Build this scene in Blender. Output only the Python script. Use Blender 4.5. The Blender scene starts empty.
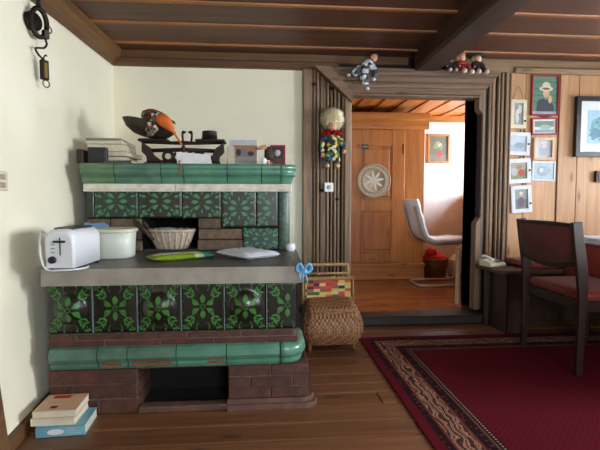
import bpy, math, random
from mathutils import Vector, Matrix, noise
R = random.Random(7)
PI = math.pi
SC = bpy.context.scene
COL = SC.collection

# ------------------------------------------------------------------ helpers
def lin(c):
    if isinstance(c, str):
        c = [int(c[i:i + 2], 16) / 255 for i in (0, 2, 4)]
        c = [x / 12.92 if x <= .04045 else ((x + .055) / 1.055) ** 2.4 for x in c]
    return (c[0], c[1], c[2], 1)

class NT:
    def __init__(s, name):
        m = bpy.data.materials.new(name); m.use_nodes = True
        s.m = m; s.t = m.node_tree; s.t.nodes.clear()
        s.out = s.n('ShaderNodeOutputMaterial'); s.b = s.n('ShaderNodeBsdfPrincipled')
        s.l(s.b.outputs[0], s.out.inputs[0])
    def n(s, k, **kw):
        x = s.t.nodes.new(k)
        for a, v in kw.items(): setattr(x, a, v)
        return x
    def l(s, a, b): s.t.links.new(a, b)
    def math(s, op, a, b=None, c=None):
        x = s.n('ShaderNodeMath', operation=op)
        for i, v in enumerate((a, b, c)):
            if v is None: continue
            if hasattr(v, 'is_linked'): s.l(v, x.inputs[i])
            else: x.inputs[i].default_value = v
        return x.outputs[0]
    def mix(s, f, a, b, blend='MIX'):
        x = s.n('ShaderNodeMix', data_type='RGBA', blend_type=blend)
        for i, v in ((0, f), (6, a), (7, b)):
            if hasattr(v, 'is_linked'): s.l(v, x.inputs[i])
            elif i == 0: x.inputs[0].default_value = v
            else: x.inputs[i].default_value = lin(v) if isinstance(v, str) or len(v) == 3 else v
        return x.outputs[2]
    def ramp(s, f, stops, interp='LINEAR'):
        x = s.n('ShaderNodeValToRGB'); e = x.color_ramp; e.interpolation = interp
        while len(e.elements) < len(stops): e.elements.new(.5)
        for el, (p, c) in zip(e.elements, stops): el.position = p; el.color = lin(c)
        s.l(f, x.inputs[0]); return x.outputs[0]
    def coord(s, scale=(1, 1, 1)):
        c = s.n('ShaderNodeTexCoord'); m = s.n('ShaderNodeMapping'); m.inputs[3].default_value = scale
        s.l(c.outputs[3], m.inputs[0]); return m.outputs[0]
    def noise(s, vec, scale, detail=4, rough=.55, dist=0):
        x = s.n('ShaderNodeTexNoise'); s.l(vec, x.inputs['Vector'])
        x.inputs['Scale'].default_value = scale; x.inputs['Detail'].default_value = detail
        x.inputs['Roughness'].default_value = rough; x.inputs['Distortion'].default_value = dist
        return x.outputs[0]
    def bump(s, h, strength=.3, dist=.005):
        x = s.n('ShaderNodeBump'); x.inputs['Strength'].default_value = strength; x.inputs['Distance'].default_value = dist
        s.l(h, x.inputs['Height']); s.l(x.outputs[0], s.b.inputs['Normal'])
    def island(s): return s.n('ShaderNodeNewGeometry').outputs['Random Per Island']

def M(name, col, rough=.6, metal=0, col2=None, scale=6, bump=0, bscale=80, coat=0, island=0, detail=4, spec=.5, sheen=0, trans=0):
    t = NT(name); v = t.coord()
    f = t.noise(v, scale, detail)
    f = t.math('MULTIPLY_ADD', f, 2.2, -.6)
    f.node.use_clamp = True
    if col2 is None:
        c = lin(col); col2 = [x * .78 for x in c[:3]]
    c = t.mix(f, col, col2)
    if island:
        k = t.math('MULTIPLY_ADD', t.island(), island, 1 - island / 2)
        k2 = t.n('ShaderNodeCombineColor')
        for i in range(3): t.l(k, k2.inputs[i])
        c = t.mix(1.0, c, k2.outputs[0], 'MULTIPLY')
    t.l(c, t.b.inputs['Base Color'])
    t.b.inputs['Roughness'].default_value = rough; t.b.inputs['Metallic'].default_value = metal
    t.b.inputs['Coat Weight'].default_value = coat; t.b.inputs['Coat Roughness'].default_value = .12
    t.b.inputs['Specular IOR Level'].default_value = spec
    if sheen: t.b.inputs['Sheen Weight'].default_value = sheen
    if trans:
        t.b.inputs['Subsurface Weight'].default_value = trans; t.b.inputs['Subsurface Scale'].default_value = .01
    if bump: t.bump(t.noise(v, bscale, 5), bump, .004)
    return t.m

def WOOD(name, c1, c2, axis='X', rough=.5, island=.35, across=22, along=1.2, coat=0, bump=.25, knots=True, spec=.5):
    t = NT(name)
    sc = [across] * 3; sc['XYZ'.index(axis)] = along
    g = t.coord(sc)
    # move the pattern from board to board
    ad = t.n('ShaderNodeVectorMath', operation='ADD'); cx = t.n('ShaderNodeCombineXYZ')
    k = t.math('MULTIPLY', t.island(), 37.0)
    for i in range(3): t.l(k, cx.inputs[i])
    t.l(g, ad.inputs[0]); t.l(cx.outputs[0], ad.inputs[1])
    f = t.noise(ad.outputs[0], 1.0, 6, .6, 1.2)
    f2 = t.noise(ad.outputs[0], 3.5, 3, .6)
    f = t.math('MULTIPLY_ADD', f2, .35, t.math('MULTIPLY', f, .75))
    c = t.ramp(f, [(.3, c1), (.72, c2)])
    if knots:
        sc2 = [7] * 3; sc2['XYZ'.index(axis)] = 2.4
        vo = t.n('ShaderNodeTexVoronoi'); t.l(t.coord(sc2), vo.inputs['Vector']); vo.inputs['Scale'].default_value = 1
        kn = t.ramp(vo.outputs['Distance'], [(.05, (1, 1, 1)), (.16, (0, 0, 0))])
        dk = [x * .45 for x in lin(c1)[:3]]
        c = t.mix(t.math('MULTIPLY', kn, .8), c, dk)
    m = t.math('MULTIPLY_ADD', t.island(), island, 1 - island / 2)
    cc = t.n('ShaderNodeCombineColor')
    for i in range(3): t.l(m, cc.inputs[i])
    c = t.mix(1.0, c, cc.outputs[0], 'MULTIPLY')
    t.l(c, t.b.inputs['Base Color'])
    t.b.inputs['Roughness'].default_value = rough; t.b.inputs['Coat Weight'].default_value = coat
    t.b.inputs['Specular IOR Level'].default_value = spec
    t.b.inputs['Coat Roughness'].default_value = .2
    if bump: t.bump(f, bump, .004)
    return t.m

class MB:
    """collects shapes that become ONE mesh"""
    def __init__(s): s.v = []; s.f = []; s.mi = []; s.sm = []
    def add(s, vs, fs, m=0, sm=False):
        b = len(s.v); s.v += [Vector(p) for p in vs]
        for f in fs: s.f.append([b + i for i in f]); s.mi.append(m); s.sm.append(sm)
        return s
    def box(s, x0, x1, y0, y1, z0, z1, m=0, mat=None):
        vs = [(x, y, z) for x in (x0, x1) for y in (y0, y1) for z in (z0, z1)]
        if mat is not None: vs = [mat @ Vector(p) for p in vs]
        return s.add(vs, [(0, 1, 3, 2), (4, 6, 7, 5), (0, 4, 5, 1), (2, 3, 7, 6), (0, 2, 6, 4), (1, 5, 7, 3)], m)
    def rbox(s, x0, x1, y0, y1, z0, z1, b=.004, m=0, mat=None, sm=False):
        """box with chamfered edges"""
        c = Vector(((x0 + x1) / 2, (y0 + y1) / 2, (z0 + z1) / 2)); h = Vector(((x1 - x0) / 2, (y1 - y0) / 2, (z1 - z0) / 2))
        b = min(b, h.x * .9, h.y * .9, h.z * .9)
        vs = []; idx = {}
        for sx in (-1, 1):
            for sy in (-1, 1):
                for sz in (-1, 1):
                    for a in range(3):
                        p = Vector((sx * h.x, sy * h.y, sz * h.z)); sg = (sx, sy, sz)
                        for k in range(3):
                            if k != a: p[k] -= sg[k] * b
                        idx[(sx, sy, sz, a)] = len(vs); vs.append(c + p)
        fs = []
        for a in range(3):
            o = [k for k in range(3) if k != a]
            for sg in (-1, 1):
                q = []
                for (u, w) in ((-1, -1), (1, -1), (1, 1), (-1, 1)):
                    t = [0, 0, 0]; t[a] = sg; t[o[0]] = u; t[o[1]] = w; q.append(idx[(*t, a)])
                fs.append(q)
        for a in range(3):
            o = [k for k in range(3) if k != a]
            for u in (-1, 1):
                for w in (-1, 1):
                    t = [0, 0, 0]; t[o[0]] = u; t[o[1]] = w
                    t1 = list(t); t1[a] = -1; t2 = list(t); t2[a] = 1
                    fs.append([idx[(*t1, o[0])], idx[(*t2, o[0])], idx[(*t2, o[1])], idx[(*t1, o[1])]])
        for sx in (-1, 1):
            for sy in (-1, 1):
                for sz in (-1, 1): fs.append([idx[(sx, sy, sz, a)] for a in range(3)])
        if mat is not None: vs = [mat @ p for p in vs]
        return s.add(vs, fs, m, sm)
    def prism(s, poly, axis, a0, a1, m=0, mat=None, sm=False):
        """2D outline extruded along an axis; outline is in the two other axes in xyz order"""
        def P(p, a):
            q = list(p); q.insert('xyz'.index(axis), a); return Vector(q)
        n = len(poly); vs = [P(p, a0) for p in poly] + [P(p, a1) for p in poly]
        if mat is not None: vs = [mat @ p for p in vs]
        b = len(s.v); s.v += vs
        s.f += [[b + i for i in range(n)][::-1], [b + n + i for i in range(n)]]; s.mi += [m, m]; s.sm += [False, False]
        for i in range(n):
            j = (i + 1) % n; s.f.append([b + i, b + j, b + n + j, b + n + i]); s.mi.append(m); s.sm.append(sm)
        return s
    def rings(s, rings, m=0, sm=True, closed=True, cap0=True, cap1=True):
        n = len(rings[0]); b = len(s.v)
        for r in rings: s.v += [Vector(p) for p in r]
        for k in range(len(rings) - 1):
            for i in range(n if closed else n - 1):
                j = (i + 1) % n
                s.f.append([b + k * n + i, b + k * n + j, b + (k + 1) * n + j, b + (k + 1) * n + i]); s.mi.append(m); s.sm.append(sm)
        if cap0: s.f.append([b + i for i in range(n)][::-1]); s.mi.append(m); s.sm.append(False)
        if cap1: s.f.append([b + (len(rings) - 1) * n + i for i in range(n)]); s.mi.append(m); s.sm.append(False)
        return s
    def lathe(s, prof, c=(0, 0, 0), n=32, m=0, sm=True, sx=1, sy=1, mat=None, cap0=True, cap1=True):
        rs = []
        for (r, z) in prof:
            ring = [Vector((math.cos(2 * PI * i / n) * r * sx, math.sin(2 * PI * i / n) * r * sy, z)) for i in range(n)]
            if mat is not None: ring = [mat @ p for p in ring]
            rs.append([p + Vector(c) for p in ring])
        return s.rings(rs, m, sm, True, cap0, cap1)
    def tube(s, pts, r, n=8, m=0, sm=True, closed=False, flat=1):
        pts = [Vector(p) for p in pts]; rs = []; N = len(pts)
        up = None
        for i, p in enumerate(pts):
            if closed: d = pts[(i + 1) % N] - pts[i - 1]
            else: d = pts[min(i + 1, N - 1)] - pts[max(i - 1, 0)]
            d.normalize()
            if up is None: up = Vector((0, 0, 1)) if abs(d.z) < .9 else Vector((1, 0, 0))
            a = d.cross(up).normalized(); up = a.cross(d).normalized()
            rr = r[i] if isinstance(r, (list, tuple)) else r
            rs.append([p + a * math.cos(2 * PI * k / n) * rr + up * math.sin(2 * PI * k / n) * rr * flat for k in range(n)])
        if closed: rs.append(rs[0])
        return s.rings(rs, m, sm, True, not closed, not closed)
    def ball(s, c, r, m=0, n=16, sc=(1, 1, 1), mat=None, f=None):
        rs = []
        for k in range(1, n // 2):
            th = PI * k / (n // 2)
            ring = []
            for i in range(n):
                d = Vector((math.sin(th) * math.cos(2 * PI * i / n), math.sin(th) * math.sin(2 * PI * i / n), -math.cos(th)))
                q = d * r * (f(d) if f else 1); q = Vector((q.x * sc[0], q.y * sc[1], q.z * sc[2]))
                if mat is not None: q = mat @ q
                ring.append(q + Vector(c))
            rs.append(ring)
        return s.rings(rs, m, True)
    def leafp(s, P, cx, cy, ang, L, w, m=1, kind='leaf', n=6, h=.0012):
        """flat outline on a surface: P(u, v, h) gives the surface point"""
        pts = []
        for i in range(n + 1):
            t = i / n
            if kind == 'leaf': a = math.sin(PI * t) ** .8
            elif kind == 'drop': a = math.sin(PI * t ** 1.6) ** .75
            else: a = math.sin(PI * t ** .62) ** .75
            pts.append((t * L, a * w / 2))
        out = pts + [(x, -y) for x, y in pts[-2:0:-1]]
        ca, sa = math.cos(ang), math.sin(ang)
        T = lambda x, y: P(cx + x * ca - y * sa, cy + x * sa + y * ca, h)
        vs = [T(L / 2, 0)] + [T(x, y) for x, y in out]
        k = len(out)
        return s.add(vs, [(0, 1 + i, 1 + (i + 1) % k) for i in range(k)], m, False)
    def stroke(s, P, pts, w, m=1, h=.0010):
        vs = []
        for i, (x, y) in enumerate(pts):
            a = pts[max(i - 1, 0)]; b = pts[min(i + 1, len(pts) - 1)]
            dx, dy = b[0] - a[0], b[1] - a[1]; l = math.hypot(dx, dy) or 1
            vs += [P(x - dy / l * w / 2, y + dx / l * w / 2, h), P(x + dy / l * w / 2, y - dx / l * w / 2, h)]
        return s.add(vs, [(2 * i, 2 * i + 1, 2 * i + 3, 2 * i + 2) for i in range(len(pts) - 1)], m)
    def build(s, name, mats, parent=None, world=False, bevel=0, xf=None, fix=True):
        me = bpy.data.meshes.new(name)
        vs = s.v
        if xf is not None: vs = [xf @ p for p in vs]
        if world and parent is not None:
            inv = MAT[parent.name].inverted(); vs = [inv @ p for p in vs]
        me.from_pydata([tuple(p) for p in vs], [], s.f)
        for m in (mats if isinstance(mats, (list, tuple)) else [mats]): me.materials.append(m)
        for p, k, sm in zip(me.polygons, s.mi, s.sm): p.material_index = k; p.use_smooth = sm
        if fix:
            import bmesh
            bm = bmesh.new(); bm.from_mesh(me); bmesh.ops.recalc_face_normals(bm, faces=bm.faces); bm.to_mesh(me); bm.free()
        me.update()
        o = bpy.data.objects.new(name, me); COL.objects.link(o)
        if parent is not None: o.parent = parent
        if bevel:
            b = o.modifiers.new('bevel', 'BEVEL'); b.width = bevel; b.segments = 2; b.limit_method = 'ANGLE'; b.angle_limit = .6
        MAT[o.name] = MAT[parent.name].copy() if parent is not None else Matrix.Identity(4)
        return o

MAT = {}
def tag(o, label=None, cat=None, group=None, kind=None):
    if label: o['label'] = label
    if cat: o['category'] = cat
    if group: o['group'] = group
    if kind: o['kind'] = kind
    return o
def thing(name, label, cat, loc=(0, 0, 0), rz=0, group=None, rx=0, ry=0, kind=None):
    o = bpy.data.objects.new(name, None); COL.objects.link(o); o.empty_display_size = .05
    o.location = loc; o.rotation_euler = (rx, ry, rz)
    MAT[o.name] = Matrix.Translation(loc) @ o.rotation_euler.to_matrix().to_4x4()
    return tag(o, label, cat, group, kind)
def solo(mb, name, mats, label, cat, loc=(0, 0, 0), rz=0, group=None, rx=0, ry=0, bevel=0):
    o = mb.build(name, mats, bevel=bevel); o.location = loc; o.rotation_euler = (rx, ry, rz)
    return tag(o, label, cat, group)
def struct(mb, name, mats, bevel=0, parent=None):
    o = mb.build(name, mats, parent, bevel=bevel)
    if parent is None: o['kind'] = 'structure'
    return o
def skin(name, pts, edges, rad, mats, parent, root=0, sub=1, world=False):
    me = bpy.data.meshes.new(name)
    if world: inv = MAT[parent.name].inverted(); pts = [inv @ Vector(p) for p in pts]
    me.from_pydata([tuple(p) for p in pts], edges, [])
    o = bpy.data.objects.new(name, me); COL.objects.link(o)
    sk = o.modifiers.new('skin', 'SKIN'); sk.use_smooth_shade = True
    for i, d in enumerate(me.skin_vertices[0].data):
        d.radius = (rad[i], rad[i]); d.use_root = (i == root)
    ss = o.modifiers.new('sub', 'SUBSURF'); ss.levels = sub; ss.render_levels = sub
    dg = bpy.context.evaluated_depsgraph_get()
    m2 = bpy.data.meshes.new_from_object(o.evaluated_get(dg))
    o.modifiers.clear(); o.data = m2; bpy.data.meshes.remove(me)
    m2.materials.clear()
    for m in (mats if isinstance(mats, (list, tuple)) else [mats]): m2.materials.append(m)
    for p in m2.polygons: p.use_smooth = True
    o.parent = parent; MAT[o.name] = MAT[parent.name].copy()
    return o
def RZ(a, c=(0, 0, 0)): return Matrix.Translation(c) @ Matrix.Rotation(a, 4, 'Z')
def lerp(a, b, t): return a + (b - a) * t

# ------------------------------------------------------------------ materials
plaster = M('plaster', (.86, .805, .63), .9, col2=(.80, .745, .57), scale=2.2, bump=.35, bscale=14, spec=.2)
plaster2 = M('plaster_inner', (.84, .83, .81), .9, bump=.2, bscale=20, spec=.2)
floor_w = WOOD('floor_boards', '4e2f1d', '7d5336', 'X', .38, .3, 16, .9, spec=.4)
ceil_w = WOOD('ceiling_boards', '3a2015', '6a402b', 'X', .5, .25, 14, .7, bump=.2)
ceil_edge = WOOD('ceiling_gap_boards', '6a3b1a', 'a56a35', 'X', .5, .2, 14, .8)
beam_w = WOOD('beam_dark', '21150f', '4a3329', 'Y', .5, .1, 14, .8)
trim_w = WOOD('trim_brown', '3a2413', '6f4a29', 'X', .55, .25, 16, .9)
trim_wy = WOOD('trim_brown_y', '3f2814', '76502c', 'Y', .55, .25, 16, .9)
case_v = WOOD('weathered_upright', '3e2d21', 'ae8d6e', 'Z', .6, .75, 26, 1.0, knots=False)
case_h = WOOD('weathered_lintel', '3c2a1f', '86684f', 'X', .6, .3, 26, 1.0)
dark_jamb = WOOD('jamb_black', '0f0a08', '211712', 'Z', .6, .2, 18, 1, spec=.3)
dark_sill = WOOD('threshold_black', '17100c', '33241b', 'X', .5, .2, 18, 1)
panel_w = WOOD('pine_wall_panel', '9a6a44', 'c79a70', 'Z', .5, .22, 16, .8)
pine_v = WOOD('pine_orange_v', '94501f', 'bf7836', 'Z', .4, .14, 12, .8)
pine_h = WOOD('pine_orange_h', '94501f', 'c27c38', 'X', .4, .14, 12, .8)
pine_y = WOOD('pine_orange_y', 'a4541c', 'd0823a', 'Y', .4, .45, 12, .8)
inner_floor_m = WOOD('inner_floor', '743a18', '9c5c2a', 'X', .22, .15, 9, .6, knots=False, bump=.05)
brick = M('stove_brick', '5c3425', .7, col2='38201a', scale=22, bump=.6, bscale=60, island=.35)
brick2 = M('stove_brick_pale', '77604a', .8, col2='4d3f34', scale=25, bump=.6, bscale=60, island=.4)
mortar = M('mortar', '3a2c27', .9, bump=.5, bscale=70)
glaze = M('green_glaze', '5f8f78', .3, col2='3f6f5a', scale=9, coat=.25, bump=.12, bscale=16, island=.25)
glaze_worn = M('green_glaze_worn', '5d7d6a', .4, col2='3a5c4c', scale=13, coat=.2, bump=.2, bscale=30, island=.3)
chip = M('bare_terracotta', '9a4f30', .8, col2='6e3a28', scale=40)
tile_dark = M('tile_black_glaze', '14170f', .27, col2='1d1a14', scale=8, coat=.25)
tile_green = M('tile_leaf_green', '3f7d30', .4, col2='2d6023', scale=30)
tile_umber = M('tile_umber_glaze', '2b2217', .35, col2='20281c', scale=12, coat=.15)
tile_moss = M('tile_moss_glaze', '26382a', .4, col2='1c2a20', scale=12, coat=.1)
tile_mint = M('tile_leaf_mint', '4a8560', .45, col2='3d7d58', scale=40)
slab_m = M('slate_grey_slab', 'a29a8c', .5, col2='857d71', scale=9, bump=.2, bscale=40)
slab_top = M('slab_worktop', '5d5850', .42, col2='4b4741', scale=5, bump=.12, bscale=25)
ledge_m = M('white_ledge', 'e6e1d4', .6, col2='c2baa8', scale=18, bump=.3, bscale=50)
near_black = M('near_black', '0c0a09', .95)  # plain near-black of the stove core, openings and casing discs
mortar_pale = M('lime_mortar', '7d6a5c', .9, col2='4a3a33', scale=30, bump=.4)
white_pl = M('white_plastic', 'e9eaec', .3, col2='dfe0e3', scale=2)
white_soft = M('white_tub_plastic', 'd9dad0', .35, col2='cfd0c4', scale=4, trans=.2)
tub_rim = M('tub_rim', 'd3d3b8', .35)
black_pl = M('black_plastic', '17171a', .4)
grey_metal = M('grey_metal', '6d6660', .35, 1)
black_iron = M('black_iron', '1b1614', .5, .6, col2='2a201b', scale=30, bump=.2)
maroon_iron = M('maroon_cast_iron', '3a1c18', .45, .2, col2='26110f', scale=25)
brass = M('old_brass', '8a6a38', .4, .9)
wicker = M('brown_wicker', '8a5c38', .5, col2='5f3d24', scale=35, bump=.3, bscale=90)
wicker_hi = M('wicker_cane', 'b58f5c', .5, col2='94713f', scale=20)
wicker_grey = M('grey_wicker', 'c9b8a2', .65, col2='a08e7a', scale=35, bump=.3, bscale=90)
twig = M('dark_twig', '3f2a1c', .7, bump=.4)
skin_m = M('doll_skin', 'd9a184', .5)
rust_red = M('red_upholstery', '86301f', .8, col2='6e2619', scale=60, bump=.3, bscale=220, sheen=.1)
back_red = M('red_backrest', '6a2420', .8, col2='541c19', scale=60, bump=.3, bscale=220, sheen=.1)
chair_w = WOOD('chair_dark_wood', '150d09', '2e1c13', 'Z', .38, .1, 20, 1.2, coat=.1, knots=False, bump=.05)
bench_w = WOOD('bench_wood', '2e1b11', '563622', 'X', .45, .15, 16, .9, knots=False)
cloth_white = M('white_cloth', 'dfe2e8', .8, col2='d2d6de', scale=20)
cloth_red = M('red_tablecloth', '9c3a2c', .85, col2='86301f', scale=40)
cream = M('cream_frame', 'ddd2b8', .6, col2='cdbf9f', scale=20)
paper = M('paper', 'd9cfb9', .8, col2='c6b99f', scale=60)
paper_white = M('paper_white', 'e6e4e2', .8, col2='d8d6d5', scale=30)
blonde = M('blonde_hair', 'e8dcbc', .7, col2='d2c096', scale=50)
red_fr = M('red_frame', 'a01c28', .35)
dark_fr = M('dark_frame', '23232a', .35)
straw = M('straw', 'b9a488', .7, col2='9c8668', scale=80)
leather = M('white_leather', 'd9d6d4', .4, col2='cfccc9', scale=6, bump=.1, bscale=200)
frame_beige = M('beige_metal', 'b9a58c', .35, .3)
glass_t = NT('window_glass')
g_mix = glass_t.n('ShaderNodeMixShader'); g_t = glass_t.n('ShaderNodeBsdfTransparent'); g_g = glass_t.n('ShaderNodeBsdfGlossy')
g_g.inputs['Roughness'].default_value = .02; g_mix.inputs[0].default_value = .06
glass_t.l(g_t.outputs[0], g_mix.inputs[1]); glass_t.l(g_g.outputs[0], g_mix.inputs[2]); glass_t.l(g_mix.outputs[0], glass_t.out.inputs[0])
glass = glass_t.m
def C(name, c, r=.7, **k): return M(name, c, r, **k)

def patch_mat(name, cols, scale, seed=0):
    t = NT(name); v = t.n('ShaderNodeTexVoronoi'); t.l(t.coord((scale, scale, scale)), v.inputs['Vector']); v.inputs['Scale'].default_value = 1
    sp = t.n('ShaderNodeSeparateColor'); t.l(v.outputs['Color'], sp.inputs[0])
    n = len(cols); t.l(t.ramp(sp.outputs[0], [(i / n, c) for i, c in enumerate(cols)], 'CONSTANT'), t.b.inputs['Base Color'])
    t.b.inputs['Roughness'].default_value = .8
    return t.m

# ------------------------------------------------------------------ room shell
BW = 3.62            # face of the back wall
CE = 2.23            # ceiling height
RX = 3.75; FY = -1.9
def wallx(y, z):
    yy = max(y, 1.4)
    b = -1.2 + .074 * (BW - yy); t = -1.2 - .044 * (BW - yy)
    x = lerp(b, t, z / 2.1)
    return x + .006 * noise.noise(Vector((y * 2, z * 2, 0)))

# floor: individual boards running left to right
mb = MB(); y = FY - .1; k = 0
while y < BW + .2:
    w = R.uniform(.115, .165)
    cuts = [-1.5, R.uniform(.6, 3.0), 4.0] if k % 2 else [-1.5, R.uniform(-.2, 1.8), 4.0]
    for a, b in zip(cuts, cuts[1:]): mb.rbox(a + .0015, b - .0015, y + .0025, y + w - .0025, -.03, R.uniform(-.001, .0005), .004)
    y += w; k += 1
mb.box(-1.5, 4.0, FY - .1, BW + .2, -.08, -.02)
struct(mb, 'floor', floor_w)

# ceiling: wide dark boards below, paler boards showing in the gaps
mb = MB()
mb.box(-1.6, 4.0, FY - .2, 4.0, CE + .022, CE + .08, 1)
y = 3.62; lines = [3.43, 3.05, 2.72]; edges = [3.62] + lines + [2.72 - .34 * i for i in range(1, 14)]
for a, b in zip(edges, edges[1:]):
    mb.rbox(-1.6, 4.0, b + .002, a - .002, CE, CE + .024, .002, 0)
    mb.prism([(b - .02, CE + .003), (b - .016, CE - .009), (b + .008, CE - .012), (b + .014, CE + .003)], 'x', -1.6, 4.0, 1)
struct(mb, 'ceiling', [ceil_w, ceil_edge])

# left wall: uneven old plaster as a curved sheet with thickness
def sheet(mb, f, us, vs, m=0):
    n = len(vs)
    mb.add([f(u, v) for u in us for v in vs], [(i * n + j, (i + 1) * n + j, (i + 1) * n + j + 1, i * n + j + 1) for i in range(len(us) - 1) for j in range(n - 1)], m, True)
mb = MB()
DY0, DY1, DZ = .86, 1.72, 1.86   # doorway in the left wall
ys = [DY1 + (BW + .05 - DY1) * i / 30 for i in range(31)]; zs = [-.02 + 2.32 * i / 30 for i in range(31)]
sheet(mb, lambda a, b: (wallx(a, b), a, b), ys, zs)
ys2 = [FY + (DY0 - FY) * i / 10 for i in range(11)]
sheet(mb, lambda a, b: (wallx(a, b), a, b), ys2, zs)
sheet(mb, lambda a, b: (wallx(a, b), a, b), [DY0, (DY0 + DY1) / 2, DY1], [DZ, 2.05, 2.3])
mb.box(-1.62, -1.45, FY - .1, BW + .1, -.05, 2.35)
for yy, s in ((DY0, 1), (DY1, -1)):
    mb.add([(wallx(yy, 0), yy, 0), (-1.5, yy, 0), (-1.5, yy, DZ), (wallx(yy, DZ), yy, DZ)], [(0, 1, 2, 3)])
mb.add([(wallx(DY0, DZ), DY0, DZ), (-1.5, DY0, DZ), (-1.5, DY1, DZ), (wallx(DY1, DZ), DY1, DZ)], [(0, 1, 2, 3)])
struct(mb, 'wall_left', plaster)
# door in the left wall, only the edge of its casing reaches into view
d = thing('door_2', None, None, (-1.07, 1.3, 0), kind='structure')
m = MB()
for yy in (DY0, DY1 + .08):
    pts0 = wallx(yy, 0); pts1 = wallx(yy, DZ)
    m.add([(pts0 - .03, yy - .08, 0), (pts0 + .025, yy - .08, 0), (pts0 + .025, yy, 0), (pts0 - .03, yy, 0),
           (pts1 - .03, yy - .08, DZ), (pts1 + .025, yy - .08, DZ), (pts1 + .025, yy, DZ), (pts1 - .03, yy, DZ)],
          [(0, 1, 2, 3), (4, 5, 6, 7), (0, 1, 5, 4), (1, 2, 6, 5), (2, 3, 7, 6), (3, 0, 4, 7)])
m.box(wallx(DY0, DZ) - .03, wallx(DY0, DZ) + .025, DY0 - .08, DY1 + .08, DZ, DZ + .08)
m.build('casing', trim_wy, d, world=True)
m = MB(); m.rbox(-1.32, -1.28, DY0 + .002, DY1 - .002, .01, DZ - .01, .004)
for z0, z1 in ((.15, .8), (.95, 1.7)): m.rbox(-1.285, -1.27, DY0 + .13, DY1 - .13, z0, z1, .01)
m.build('door_leaf', WOOD('door_brown', '4a2c17', '7a5230', 'Z', .5, .1), d, world=True)
m = MB(); m.tube([(-1.28, DY1 - .07, .98), (-1.22, DY1 - .07, .98), (-1.215, DY1 - .10, .98), (-1.215, DY1 - .18, .98)], .009)
m.build('door_handle', brass, d, world=True)
# wooden ceiling batten along the left wall
mb = MB(); a = (2.48 - 3.62)
def batt(y): return wallx(y, 2.1)
ring = []
for y in [FY, 0, 1.4, 2.0, 2.6, 3.2, 3.62]:
    x = batt(y) - .01
    ring.append([(x, y, 2.115), (x + .03, y, 2.105), (x + .085, y, 2.18), (x + .095, y, 2.24), (x - .02, y, 2.24)])
mb.rings(ring, 0, False)
struct(mb, 'trim_1', trim_wy)
mb = MB()
ring = []
for y in (DY1 + .085, 2.0, 2.3, 2.9, 3.6):
    x = wallx(y, .03)
    ring.append([(x - .03, y, 0), (x + .028, y, 0), (x + .022, y, .055), (x - .03, y, .06)])
mb.rings(ring, 0, False); struct(mb, 'baseboard_left', trim_wy, .002)

# back wall: plaster part, panelled part and the doorway
DX0, DX1, DTOP = .705, 1.82, 1.905
mb = MB()
xs = [-1.35 + (.36 + 1.35) * i / 24 for i in range(25)]; zs = [2.32 * i / 24 for i in range(25)]
sheet(mb, lambda a, b: (a, BW + .008 * noise.noise(Vector((a * 2.5, 3, b * 2.5))), b), xs, zs, 0)
mb.box(-1.5, .40, BW + .012, 3.86, -.05, 2.3, 0)
mb.box(.32, DX0, BW - .012, 3.86, -.05, 2.3, 1)
mb.box(DX1, 4.0, BW + .006, 3.86, -.05, 2.3, 1)
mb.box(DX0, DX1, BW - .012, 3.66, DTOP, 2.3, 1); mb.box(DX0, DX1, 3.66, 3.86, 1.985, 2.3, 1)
struct(mb, 'wall_back', [plaster, dark_jamb])
# pine boards of the panelled part
mb = MB()
for a, b in ((1.9, 2.235), (2.235, 2.538), (2.542, 2.72), (2.72, 3.02), (3.02, 3.35), (3.35, 3.75)):
    mb.rbox(a + .002, b - .002, BW - .02, BW + .02, 0, 2.2, .003)
mb.box(1.9, 3.75, BW - .008, BW + .02, 0, 2.2, 0)
mb.rbox(2.534, 2.546, BW - .03, BW, 0, 2.2, .004, 1)
struct(mb, 'trim_2', [panel_w, trim_wy])

# fluted casing left of the doorway
def flutes(mb, x0, strips, y, z0, z1):
    x = x0
    for w, d in strips:
        mb.rbox(x, x + w, y - d, BW, z0, z1, min(.006, w * .3)); x += w
    return x
mb = MB()
flutes(mb, .315, [(.075, .05), (.010, .02), (.018, .055), (.008, .02), (.022, .06), (.010, .012), (.042, .045), (.012, .015), (.018, .05), (.012, .012),
                  (.017, .055), (.014, .006), (.020, .05), (.01, .012), (.018, .055), (.016, .006), (.018, .06), (.055, .09)], BW, .1, 2.11)
for (x, z) in ((.405, 1.98), (.55, 1.95), (.54, 1.80), (.66, 1.78), (.47, 1.12), (.60, 1.05)):
    mb.lathe([(.0, -.001), (.013, -.001), (.013, .004), (0, .004)], (x, BW - .062, z), 12, 1, mat=Matrix.Rotation(PI / 2, 4, 'X'))
struct(mb, 'trim_3', [case_v, near_black])
# lintel with mitred ends
mb = MB(); z = 1.905; hs = [.03, .022, .03, .02, .035, .02, .03, .025]; ds = [.12, .098, .11, .096, .108, .095, .106, .112]
for h, dd in zip(hs, ds):
    t0 = (z - 1.905) / .205; t1 = (z + h - 1.905) / .205
    mb.prism([(lerp(.695, .51, t0), z), (lerp(1.79, 1.97, t0), z), (lerp(1.79, 1.97, t1), z + h), (lerp(.695, .51, t1), z + h)], 'y', BW - dd, BW - .012)
    z += h - .001
mb.prism([(.40, 2.11), (.53, 2.11), (.708, 1.91), (.708, 1.83)], 'y', BW - .125, BW - .05)
mb.box(.70, 1.8, BW - .09, 3.66, 1.893, 1.907)
struct(mb, 'trim_4', case_h, .003)
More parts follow.
